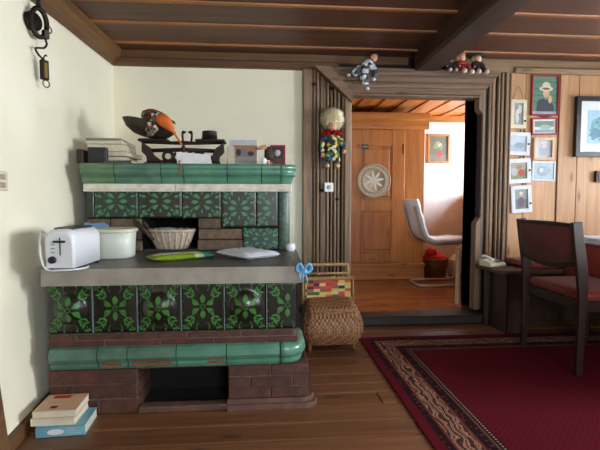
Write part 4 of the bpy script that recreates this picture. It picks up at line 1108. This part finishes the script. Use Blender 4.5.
# two seated dolls at the right
def seat_doll(name, label, loc, cm, hairm, hat=None, s=1.0, rz=0):
    t = thing(name, label, 'doll', loc, rz)
    V = lambda *p: tuple(q * s for q in p)
    skin('costume', [V(0, 0, .025), V(0, 0, .06), V(0, 0, .078), V(-.035, -.02, .045), V(-.04, -.04, .025), V(.035, -.02, .045), V(.04, -.04, .025), V(-.02, -.035, .022), V(-.030, -.07, -.012), V(.02, -.035, .022), V(.030, -.07, -.012)],
         [(0, 1), (1, 2), (1, 3), (3, 4), (1, 5), (5, 6), (0, 7), (7, 8), (0, 9), (9, 10)], [q * s for q in (.042, .038, .02, .02, .017, .02, .017, .026, .02, .026, .02)], cm, t)
    face(t, V(0, -.018, .094), .025 * s)
    if hairm:
        m = MB(); fuzz(m, V(0, .0, .098), .030 * s, 220, .016 * s, front=lambda d: d.y < -.4 and d.z < .4); m.build('hair', hairm, t)
    if hat:
        m = MB(); m.lathe([(.058 * s, 0), (.056 * s, .006 * s), (.04 * s, .01 * s), (.036 * s, .024 * s), (.016 * s, .03 * s), (0, .031 * s)], V(0, -.012, .102), 20); m.build('hat', hat, t)
    for x in (-.027, .027):
        m = MB(); m.ball(V(x * 1.15, -.085, -.022), .018 * s, 0, 10, (.9, 1.2, 1)); m.build('shoe', C('white_shoe', 'd8d0c0'), t)
    for x in (-.042, .042):
        m = MB(); m.ball(V(x, -.05, .018), .010 * s, 0, 8); m.build('hand', skin_m, t)
seat_doll('blond_doll', 'blond doll in dark red clothes sitting on the lintel', (1.59, 3.475, 2.085), C('dark_red_cloth', '9a1f2a', .8, col2='6e161c', scale=40), blonde, None, 1.15, .25)
seat_doll('hatted_doll', 'doll with a green hat sitting at the right on the lintel', (1.725, 3.475, 2.085), C('black_red_cloth', '2e1a1c', .8), blonde, C('green_felt_hat', '1f3d2c', .9), 1.12, .1)
seat_doll('small_doll', 'little dark blue doll on the lintel beside the ceiling beam', (1.495, 3.475, 2.095), C('navy_cloth', '1f2633', .8), blonde, None, .85, .1)

# ------------------------------------------------------------------ pictures on the panelled wall
PW = BW - .021
def wallpic(name, label, x0, x1, z0, z1, fw, dp, fm, shapes, cols, group=None, rot=0, cat='picture', matm=None, matw=0):
    t = thing(name, label, cat, ((x0 + x1) / 2, PW - .002, (z0 + z1) / 2), 0, group, ry=rot)
    iw, ih, y = frame(t, x1 - x0, z1 - z0, fw, dp, fm, None, matw, matm)
    m = MB(); m.box(-(x1 - x0) / 2 + .002, (x1 - x0) / 2 - .002, -.003, 0, -(z1 - z0) / 2 + .002, (z1 - z0) / 2 - .002); m.build('backing', paper, t)
    print_(t, iw, ih, y, shapes, cols); return t
G = 'cream photo frames hanging in a column'
def clipper(t, w, z=-.0):
    m = MB(); m.rbox(w / 2 - .022, w / 2 - .006, -.024, -.016, z - .008, z + .008, .002); m.build('clip', black_iron, t)
def links(t, w, h):
    for x in (.02, .05):
        m = MB(); m.tube([(x, -.006, h / 2 - .002), (x, -.008, h / 2 + .012), (x, -.006, h / 2 + .025)], .004, 6); m.build('link', black_iron, t)
a = wallpic('framed_photo', 'cream frame with red figure print, topmost of the hanging column', 2.095, 2.235, 1.655, 1.895, .03, .018, cream, [('e', -.1, .1, .5, .6, 1), ('e', -.2, -.2, .4, .7, 2), ('e', .35, .45, .4, .4, 3)], ['8fa0a8', 'c24a4a', 'd9cdd0', 'c8d4d2'], G); clipper(a, .14, -.06)
m = MB(); m.tube([(-.055, -.006, .118), (.005, -.006, .235), (.058, -.006, .118)], .0035, 6); m.build('hanging_cord', straw, a)
a = wallpic('framed_photo', 'white frame with pale blue scene, second in the hanging column', 2.06, 2.275, 1.425, 1.62, .032, .018, cloth_white, [('r', 0, .4, 1, .6, 1), ('e', .2, -.2, .6, .4, 2)], ['b4c0ce', 'c8d4e0', '93a8bd'], G, .03); clipper(a, .215); links(a, .2, .195)
a = wallpic('framed_photo', 'white frame with a red apple like shape, third in the hanging column', 2.07, 2.29, 1.185, 1.395, .036, .018, cloth_white, [('r', 0, .5, 1, .5, 1), ('e', .35, -.2, .35, .42, 2), ('e', -.45, -.1, .4, .5, 3), ('e', .1, .5, .4, .3, 4)], ['7d8a6a', 'a8a890', 'c0302c', 'b8bcc0', '93745a'], G, -.06); clipper(a, .22); links(a, .2, .21)
a = wallpic('framed_photo', 'white frame with person in purple, lowest of the hanging column', 2.12, 2.305, .93, 1.165, .034, .018, cloth_white, [('r', 0, -.5, 1, .5, 1), ('e', .0, -.3, .5, .55, 2), ('e', .05, .45, .25, .22, 3), ('e', .05, .62, .3, .14, 4)], ['8f9d9a', '6f7f6a', '6a4a72', 'd0ac98', 'd8cfb0'], G, -.07); clipper(a, .185, -.04); links(a, .18, .235)
wallpic('framed_photo', 'large red framed portrait of a child in a straw hat', 2.275, 2.522, 1.765, 2.105, .011, .02, red_fr,
        [('r', 0, .72, 1, .02, 1), ('r', 0, .36, 1, .02, 1), ('r', 0, .0, 1, .02, 1), ('r', 0, -.36, 1, .02, 1), ('e', .05, -.72, .72, .5, 2), ('e', -.2, -.45, .42, .28, 2), ('e', .1, .12, .26, .24, 3), ('e', .08, .36, .56, .14, 4), ('e', .1, .52, .33, .2, 4), ('e', .08, .36, .30, .06, 5), ('e', .42, -.2, .14, .22, 3), ('r', 0, -.93, 1, .08, 6)],
        ['57806a', '3c5f4c', '2f3642', 'd6a68c', 'd9cfae', '4a4038', '93a0b0'], 'red framed photographs')
wallpic('framed_photo', 'small red framed snapshot under the straw hat portrait', 2.285, 2.518, 1.60, 1.745, .012, .02, red_fr, [('r', 0, 0, .92, .9, 1), ('r', 0, .35, .82, .4, 2), ('e', .1, -.1, .5, .35, 3), ('r', 0, -.65, .82, .2, 4)], ['d8dcd8', 'd8dcd8', '6a8a72', 'a8b4b4', '8aa0a8'], 'red framed photographs', -.03)
wallpic('framed_photo', 'small pale wooden frame below the red framed snapshot', 2.305, 2.49, 1.385, 1.575, .022, .03, WOOD('pale_frame', 'b89a74', 'd8c09c', 'Z', .5), [('e', 0, -.1, .55, .7, 1), ('e', .1, .3, .3, .3, 2)], ['c4c8d4', 'aab0c4', 'd8c8c4'])
wallpic('framed_photo', 'white bordered blue sketch beside the column, below the wooden frame', 2.305, 2.515, 1.205, 1.375, .012, .012, cloth_white, [('e', -.1, .0, .6, .6, 1), ('e', .3, .1, .4, .4, 2), ('e', -.2, .1, .2, .3, 3)], ['b4c4d0', '93aaba', 'a4b8c4', 'c8d2d8'], None, .02)
wallpic('large_picture', 'large dark framed blue print on the pine wall at right', 2.675, 3.16, 1.415, 1.93, .04, .04, dark_fr, [('r', 0, .3, 1, .7, 1), ('e', -.1, .0, .7, .6, 2), ('e', .3, -.2, .5, .5, 3), ('e', -.4, -.4, .4, .3, 4)] + [('e', R.uniform(-.8, .8), R.uniform(-.8, .6), .14, .09, R.choice((2, 3, 4))) for _ in range(26)],
        ['a8c8d4', '9cc4dc', '6fa0b0', '84b0a8', '5a8aa0'], None, 0, 'picture', C('mount_white', 'dfe4ea', .8), .075)
m = MB(); m.rbox(-.075, .075, -.03, 0, -.05, .05, .004); m.rbox(-.06, .06, -.036, -.028, -.035, .035, .003)
solo(m, 'wall_plaque', WOOD('dark_plaque', '1f1410', '35241b', 'X', .4), 'small dark wooden block on pine wall under the large picture', 'plaque', (2.955, PW - .002, 1.245))

# ------------------------------------------------------------------ wicker basket seat by the doorway
t = thing('wicker_chest', 'brown wicker basket chest with coloured woven back beside the stove', 'basket', (.452, 3.0, 0), .04)
def wring(z, hw, yf, yb, k, n=120):
    ring = []
    for i in range(n):
        a = 2 * PI * i / n; c, s_ = math.cos(a), math.sin(a); p = 5.0; q = (abs(c) ** p + abs(s_) ** p) ** (-1 / p)
        ph = (k // 2) % 2; amp = .007 * (math.sin(n / 4 * a + PI * ph) + .6) * (1 if k % 2 else 0)
        yc, hy = (yf + yb) / 2, (yb - yf) / 2
        ring.append((c * q * (hw + amp), yc + s_ * q * (hy + amp), z))
    return ring
m = MB(); rs = []; rows = 40
for k in range(rows + 1):
    f = k / rows; z = .05 + .25 * f
    hw = .178 + .034 * math.sin(PI * f); yf = -.125 - .06 * math.sin(PI * min(1, f * 1.05)) ; 
    rs.append(wring(z, hw, yf, .15, k))
m.rings(rs, 0, True, True, True, False)
# sloping woven lid from the bulge up to the back panel
rs = []; n = 40
for k in range(n + 1):
    f = k / n; ring = []
    y = lerp(-.165, .045, f); z = .275 + .07 * math.sin(f * PI / 2); hw = lerp(.185, .178, f)
    for i in range(60):
        u = -1 + 2 * i / 59; ph = (k // 2) % 2
        zz = z + .006 * math.sin(30 * u * PI / 2 + PI * ph) * (1 if k % 2 else 0) - .05 * abs(u) ** 12 - (.03 * (1 - f) ** 6)
        ring.append((u * hw, y, zz))
    rs.append(ring)
m.rings(rs, 0, True, False, False, False)
m.box(-.17, .17, .03, .14, .27, .335)
def cane_mat():
    tt = NT('woven_cane'); v = tt.coord(); sp = tt.n('ShaderNodeSeparateXYZ'); tt.l(v, sp.inputs[0])
    yz = tt.math('ADD', sp.outputs[2], tt.math('MULTIPLY', sp.outputs[1], -.9))
    a = tt.math('SINE', tt.math('MULTIPLY', sp.outputs[0], 230.0)); b = tt.math('SINE', tt.math('MULTIPLY', yz, 250.0))
    f = tt.math('MULTIPLY_ADD', tt.math('MULTIPLY', a, b), .5, .5)
    c = tt.ramp(f, [(.2, '5a3820'), (.55, '94643e'), (.85, 'b5845a')])  # weave shading put into the colour: low spots darker, raised ones paler
    c = tt.mix(tt.math('MULTIPLY', tt.noise(v, 14, 3), .5), c, '6e4428')
    tt.l(c, tt.b.inputs['Base Color']); tt.b.inputs['Roughness'].default_value = .5; tt.bump(f, .6, .006); return tt.m
m.build('woven_body', cane_mat(), t)
# coloured woven panel
def weave_mat():
    tt = NT('coloured_weave'); v = tt.coord((22, 1, 46)); br = tt.n('ShaderNodeTexVoronoi'); br.distance = 'CHEBYCHEV'; br.inputs['Randomness'].default_value = .25
    tt.l(v, br.inputs['Vector']); br.inputs['Scale'].default_value = 1
    sp = tt.n('ShaderNodeSeparateColor'); tt.l(br.outputs['Color'], sp.inputs[0])
    cols = ['b8322c', 'd8b878', '2f5a3a', 'c9a85a', 'a82a2a', '1f2a24', 'd0b070', 'b84a30', '4a6a3a']
    tt.l(tt.ramp(sp.outputs[0], [(i / len(cols), c) for i, c in enumerate(cols)], 'CONSTANT'), tt.b.inputs['Base Color'])
    tt.b.inputs['Roughness'].default_value = .6; return tt.m
m = MB(); m.rbox(-.165, .165, .045, .057, .33, .475, .002); m.build('coloured_panel', weave_mat(), t)
m = MB()
m.tube([(-.182, .05, .30), (-.182, .05, .48), (.182, .05, .48), (.182, .05, .30)], .013, 8); m.tube([(-.178, .05, .335), (.178, .05, .335)], .012, 8)
for k in range(24): m.tube([(-.18 + k * .0155, .05 + .015 * math.cos(q * PI / 4), .48 + .015 * math.sin(q * PI / 4)) for q in range(8)], .003, 5, closed=True)
m.build('panel_border', wicker_hi, t)
m = MB(); m.tube(smooth_path([(-.165, .14, .34), (-.167, .14, .50), (-.16, .14, .555), (-.13, .14, .565), (.13, .14, .565), (.16, .14, .555), (.167, .14, .50), (.165, .14, .34)], 5), .012, 8); m.tube([(-.165, .14, .50), (.165, .14, .50)], .009, 8); m.build('back_rail', wicker_hi, t)
for x, y in ((-.15, -.10), (.15, -.10), (-.15, .12), (.15, .12)):
    m = MB(); m.tube([(x, y, .08), (x * 1.04, y, .0)], [.016, .012], 10); m.build('leg', wicker, t)

# ------------------------------------------------------------------ right side: bench, phone, table, chair
t = thing('corner_bench', 'dark wooden bench along the panelled wall right of the doorway', 'bench', (2.7, 3.35, 0))
m = MB(); m.rbox(1.785, 3.70, 3.14, 3.545, .468, .50, .006); m.build('seat', bench_w, t, True)
bench_d = WOOD('bench_side_wood', '271711', '43291d', 'Z', .5, .15, 16, .9, knots=False)
m = MB(); m.rbox(1.86, 1.885, 3.20, 3.53, 0, .468, .004); m.build('end_board', bench_d, t, True)
m = MB(); pts = [(1.885, 0), (1.985, 0), (1.985, .08), (1.975, .16), (1.985, .25), (2.02, .34), (2.08, .42), (2.13, .468), (1.885, .468)]
m.prism(pts, 'y', 3.195, 3.22); m.build('bracket', bench_d, t, True)
m = MB(); m.rbox(1.815, 1.84, 3.40, 3.44, 0, .468, .004); m.build('leg', bench_d, t, True)
m = MB(); m.rbox(1.885, 3.68, 3.50, 3.53, 0, .468, .003); m.rbox(3.5, 3.53, 3.17, 3.5, 0, .468, .004); m.build('back_board', bench_d, t, True)
m = MB(); m.rbox(-.83, .83, -.17, .17, 0, .05, .02, sm=True); solo(m, 'seat_cushion', rust_red, 'long rust red seat cushion lying on the corner bench', 'cushion', (2.86, 3.37, .5015), bevel=.008)
t = thing('white_telephone', 'white desk telephone lying on the left end of the bench', 'telephone', (1.86, 3.39, .5012), .35, rx=0)
m = MB(); m.prism([(-.075, 0), (.075, 0), (.075, .03), (-.075, .055)][:0] or [(-.06, 0), (.06, 0), (.06, .055), (-.06, .028)], 'x', -.085, .085); m.build('base', cream, t, bevel=.006)
m = MB(); sl = Matrix.Rotation(.22, 4, 'X')
for i in range(3):
    for j in range(4): m.rbox(.0 + i * .022, .016 + i * .022, -.04 + j * .022, -.024 + j * .022, .042, .050, .002, mat=sl)
m.build('keypad', C('grey_keys', '6a6a6a', .4), t)
m = MB(); m.tube(smooth_path([(-.05, -.05, .055), (-.05, -.03, .066), (-.05, .03, .08), (-.05, .055, .076)], 5), [.018, .018, .017, .015, .014, .013, .013, .013, .013, .013, .014, .015, .017, .018, .018, .018], 10, flat=.7); m.build('handset', white_pl, t)

TX0, TX1, TY0, TY1, TZ = 2.30, 3.4, 1.75, 3.12, .755  # table lengthened towards the viewer, out of view, to shade the rug
t = thing('dining_table', 'dining table in the back right corner under a red cloth', 'table', (2.85, 2.45, 0))
m = MB(); m.rbox(TX0, TX1, TY0, TY1, TZ - .03, TZ, .005); m.build('tabletop', bench_w, t, True)
for x in (TX0 + .1, TX1 - .1):
    for y in (TY0 + .1, TY1 - .1):
        m = MB(); m.tube([(x, y, .0112), (x, y, TZ - .03)], .035, 4, sm=False); m.build('leg', chair_w, t, True)
def drape(x0, x1, y0, y1, z, drop, wav, off, n=40):
    m = MB(); ring = []
    def edge(k):
        per = []
        for i in range(n): per.append((lerp(x0, x1, i / n), y0, 0, -1))
        for i in range(n): per.append((x1, lerp(y0, y1, i / n), 1, 0))
        for i in range(n): per.append((lerp(x1, x0, i / n), y1, 0, 1))
        for i in range(n): per.append((x0, lerp(y1, y0, i / n), -1, 0))
        return per
    per = edge(0)
    TH = .002
    def lay(d, zz, a): return [(x + nx * (d + a * math.sin(i * .55)), y + ny * (d + a * math.sin(i * .55)), zz + a * .3 * math.sin(i * .31)) for i, (x, y, nx, ny) in enumerate(per)]
    rs = [[(lerp(x0 + x1, 2 * x, .05) / 2, lerp(y0 + y1, 2 * y, .05) / 2, z) for (x, y, _, _) in per], lay(-.02, z, 0), lay(off, z - .004, 0), lay(off + .006, z - .05, wav * .4), lay(off + .010, z - drop, wav)]
    rs = rs + [[(x - (x - (x0 + x1) / 2) * .003, y - (y - (y0 + y1) / 2) * .003, q - (.002 if i < 3 else 0)) for x, y, q in rr] for i, rr in list(enumerate(rs))[::-1]]
    m.rings(rs, 0, True, True, True, True); return m
m = drape(TX0, TX1, TY0, TY1, TZ + .006, .31, .010, .005)
tag(m.build('red_tablecloth', cloth_red), 'rust red tablecloth hanging down over the dining table edge', 'tablecloth')
m = drape(TX0 + .015, TX1 - .015, TY0 + .015, TY1 - .015, TZ + .016, .022, .003, .030)
tag(m.build('white_tablecloth', cloth_white), 'white cloth laid over the red tablecloth on the dining table', 'tablecloth')

t = thing('dining_chair', 'dark wooden dining chair with red upholstered back and seat', 'chair', (2.04, 2.62, 0))
CY0, CY1 = 2.335, 2.90
def post(y0, y1):
    m = MB()
    pr = [(1.81, .0112), (1.815, .30), (1.815, .46), (1.80, .60), (1.775, .76), (1.755, .91), (1.815, .915), (1.838, .76), (1.862, .62), (1.865, .46), (1.86, .30), (1.848, .0112)]
    m.prism(pr, 'y', y0, y1); return m
for a in (CY0, CY1 - .028):
    post(a, a + .028).build('leg', chair_w, t, True, .004)
def backx(z): return lerp(1.815, 1.755, (z - .55) / .36)
m = MB()
def bring(zf, thick, yy):
    pass
cols_ = 24; rs = []
top = lambda u: .905 + .006 * math.sin(PI * u); bot = lambda u: .655 - .035 * math.sin(PI * u)
m1 = MB(); m2 = MB()
for k in range(cols_ + 1):
    u = k / cols_; y = lerp(CY0 + .028, CY1 - .028, u); cv = -.014 * math.sin(PI * u)
    zt, zb = top(u), bot(u)
    rs.append([(backx(zt - .02) + cv, y, zt - .022), (backx(zb) + cv, y, zb + .03), (backx(zb) + .03 + cv, y, zb + .03), (backx(zt) + .03 + cv, y, zt - .022)])
m1.rings(rs, 0, True); m1.build('back_upholstery', back_red, t, True)
for zf, h0, h1 in ((top, -.024, .0), (bot, .0, .032)):
    rs = []
    for k in range(cols_ + 1):
        u = k / cols_; y = lerp(CY0 + .02, CY1 - .02, u); cv = -.014 * math.sin(PI * u); z0, z1 = zf(u) + h0, zf(u) + h1
        rs.append([(backx(z0) - .005 + cv, y, z0), (backx(z1) - .005 + cv, y, z1), (backx(z1) + .038 + cv, y, z1), (backx(z0) + .038 + cv, y, z0)])
    m = MB(); m.rings(rs, 0, False); m.build('back_rail', chair_w, t, True, .003)
m = MB(); m.rbox(1.845, 2.30, CY0 + .01, CY1 - .01, .445, .505, .02, sm=True); m.build('seat', rust_red, t, True, .01)
m = MB(); m.rbox(1.85, 2.29, CY0 + .012, CY0 + .034, .385, .447, .003); m.rbox(1.85, 2.29, CY1 - .034, CY1 - .012, .385, .447, .003); m.rbox(1.845, 1.865, CY0 + .02, CY1 - .02, .385, .447, .003); m.rbox(2.27, 2.29, CY0 + .02, CY1 - .02, .385, .447, .003); m.build('seat_frame', chair_w, t, True)
for y in (CY0 + .004, CY1 - .036):
    m = MB(); m.prism([(2.26, .0112), (2.29, .0112), (2.30, .445), (2.255, .445)], 'y', y, y + .032); m.build('leg', chair_w, t, True, .004)

# ------------------------------------------------------------------ rug
def rug_mat(hx, hy):
    t = NT('oriental_rug'); c = t.n('ShaderNodeTexCoord'); sp = t.n('ShaderNodeSeparateXYZ'); t.l(c.outputs[3], sp.inputs[0])
    ax = t.math('ABSOLUTE', sp.outputs[0]); ay = t.math('ABSOLUTE', sp.outputs[1])
    dx = t.math('SUBTRACT', hx, ax); dy = t.math('SUBTRACT', hy, ay); d = t.math('MINIMUM', dx, dy)
    isx = t.math('LESS_THAN', dx, dy)     # along-edge coordinate
    al = t.math('ADD', t.math('MULTIPLY', isx, sp.outputs[1]), t.math('MULTIPLY', t.math('SUBTRACT', 1.0, isx), sp.outputs[0]))
    cb = t.n('ShaderNodeCombineXYZ'); t.l(al, cb.inputs[0]); t.l(d, cb.inputs[1])
    dn = t.math('ADD', d, t.math('MULTIPLY', t.math('SUBTRACT', t.noise(cb.outputs[0], 30, 2), .5), .004))
    L = .36
    f = t.math('DIVIDE', dn, L)
    red, navy, tan, brn = '5c0b1b', '171115', '80684e', '53301f'
    base = t.ramp(f, [(0, red), (.05 / L, navy), (.085 / L, '6b2a2a'), (.095 / L, tan), (.205 / L, '6b2a2a'), (.215 / L, navy), (.262 / L, '6a4a3a'), (.272 / L, navy), (.30 / L, red)], 'CONSTANT')
    # motifs of the wide border
    mp = t.n('ShaderNodeMapping'); mp.inputs[3].default_value = (11, 17, 1); t.l(cb.outputs[0], mp.inputs[0])
    wv = t.n('ShaderNodeTexWave', wave_type='RINGS'); t.l(mp.outputs[0], wv.inputs['Vector']); wv.inputs['Scale'].default_value = .55; wv.inputs['Distortion'].default_value = 9; wv.inputs['Detail'].default_value = 2; wv.inputs['Detail Scale'].default_value = 1.6
    mc = t.ramp(wv.outputs['Fac'], [(0, '1c1518'), (.28, '8a2a34'), (.42, 'a88a68'), (.62, '6e6250'), (.76, 'c0a888'), (.9, '7a2a2e')], 'CONSTANT')
    inb = t.math('MULTIPLY', t.math('GREATER_THAN', dn, .098), t.math('LESS_THAN', dn, .203))
    base = t.mix(t.math('MULTIPLY', inb, .85), base, mc)
    # small guard stripe dots
    vo = t.n('ShaderNodeTexVoronoi'); mp2 = t.n('ShaderNodeMapping'); mp2.inputs[3].default_value = (42, 42, 1); t.l(cb.outputs[0], mp2.inputs[0]); t.l(mp2.outputs[0], vo.inputs['Vector']); vo.inputs['Scale'].default_value = 1
    gd = t.math('MULTIPLY', t.math('LESS_THAN', vo.outputs['Distance'], .33), t.math('ADD', t.math('MULTIPLY', t.math('GREATER_THAN', dn, .055), t.math('LESS_THAN', dn, .083)), t.math('MULTIPLY', t.math('GREATER_THAN', dn, .22), t.math('LESS_THAN', dn, .258))))
    base = t.mix(t.math('MULTIPLY', gd, .8), base, '643630')
    # row of pale dots inside the border
    dash = t.math('MULTIPLY', t.math('LESS_THAN', t.math('FRACT', t.math('MULTIPLY', al, 55)), .5), t.math('MULTIPLY', t.math('GREATER_THAN', dn, .284), t.math('LESS_THAN', dn, .293)))
    base = t.mix(t.math('MULTIPLY', dash, .85), base, 'b09a88')
    # fine repeat of the field
    fx = t.math('SINE', t.math('MULTIPLY', sp.outputs[0], 210)); fy = t.math('SINE', t.math('MULTIPLY', sp.outputs[1], 210))
    fld = t.math('MULTIPLY', t.math('GREATER_THAN', t.math('MULTIPLY', fx, fy), .25), t.math('GREATER_THAN', dn, .30))
    base = t.mix(t.math('MULTIPLY', fld, .55), base, '3c0611')
    base = t.mix(t.math('MULTIPLY', t.noise(c.outputs[3], 5, 4), .35), base, '420913')
    t.l(base, t.b.inputs['Base Color']); t.b.inputs['Roughness'].default_value = .95; t.b.inputs['Specular IOR Level'].default_value = .1; t.bump(t.noise(c.outputs[3], 400, 2), .5, .003)
    return t.m
RX0, RX1, RY0, RY1 = .70, 3.55, .75, 3.15
hx, hy = (RX1 - RX0) / 2, (RY1 - RY0) / 2
t = thing('oriental_rug', 'large dark red oriental rug with patterned border on the floor boards', 'rug', ((RX0 + RX1) / 2, (RY0 + RY1) / 2, .001))
m = MB(); nx, ny = 60, 50
us = [-hx + 2 * hx * i / nx for i in range(nx + 1)]; vs = [-hy + 2 * hy * i / ny for i in range(ny + 1)]
wob = lambda a, b: a + (.006 * noise.noise(Vector((b * 2.2, 1, 5))) if abs(abs(a) - hx) < .1 else 0)
sheet(m, lambda a, b: (wob(a, b), b, .009 + .0015 * noise.noise(Vector((a * 3, b * 3, 0)))), us, vs)
m.rings([[(wob(-hx, v), v, z) for z in (0, .009)] for v in vs], 0, False, False, False, False)
m.rings([[(u, -hy, z) for z in (0, .009)] for u in us], 0, False, False, False, False); m.rings([[(u, hy, z) for z in (0, .009)] for u in us], 0, False, False, False, False)
m.rings([[(wob(hx, v), v, z) for z in (0, .009)] for v in vs], 0, False, False, False, False)
m.build('pile', rug_mat(hx, hy), t)
m = MB()
x = -hx
while x < hx:
    l = R.uniform(.02, .032); dx = R.uniform(-.008, .008)
    for s in (1, -1): m.tube([(x, s * hy, .004), (x + dx, s * (hy + l * .5), .004), (x + dx * 1.6, s * (hy + l), .002)], .002, 4)
    x += .0085
tag(m.build('fringe', C('rug_fringe', '9a8468', .9), t), kind='stuff')

# ------------------------------------------------------------------ light, world, camera
w = bpy.data.worlds.new('sky'); SC.world = w; w.use_nodes = True
w.node_tree.nodes['Background'].inputs[0].default_value = (.72, .85, 1, 1); w.node_tree.nodes['Background'].inputs[1].default_value = 1.0
cam = bpy.data.cameras.new('camera'); cam.sensor_width = 36; cam.lens = 433 / 600 * 36; cam.clip_start = .02
co = bpy.data.objects.new('camera', cam); COL.objects.link(co)
co.location = (0, 0, 1.04); co.rotation_euler = (math.radians(90 - 3.3), 0, math.radians(-4.65))
SC.camera = co
SC.view_settings.view_transform = 'Standard'; SC.view_settings.look = 'None'; SC.view_settings.gamma = 1; SC.view_settings.use_curve_mapping = False
SC.view_settings.exposure = 0.0
SC.cycles.max_bounces = 10; SC.cycles.diffuse_bounces = 6; SC.cycles.use_denoising = True
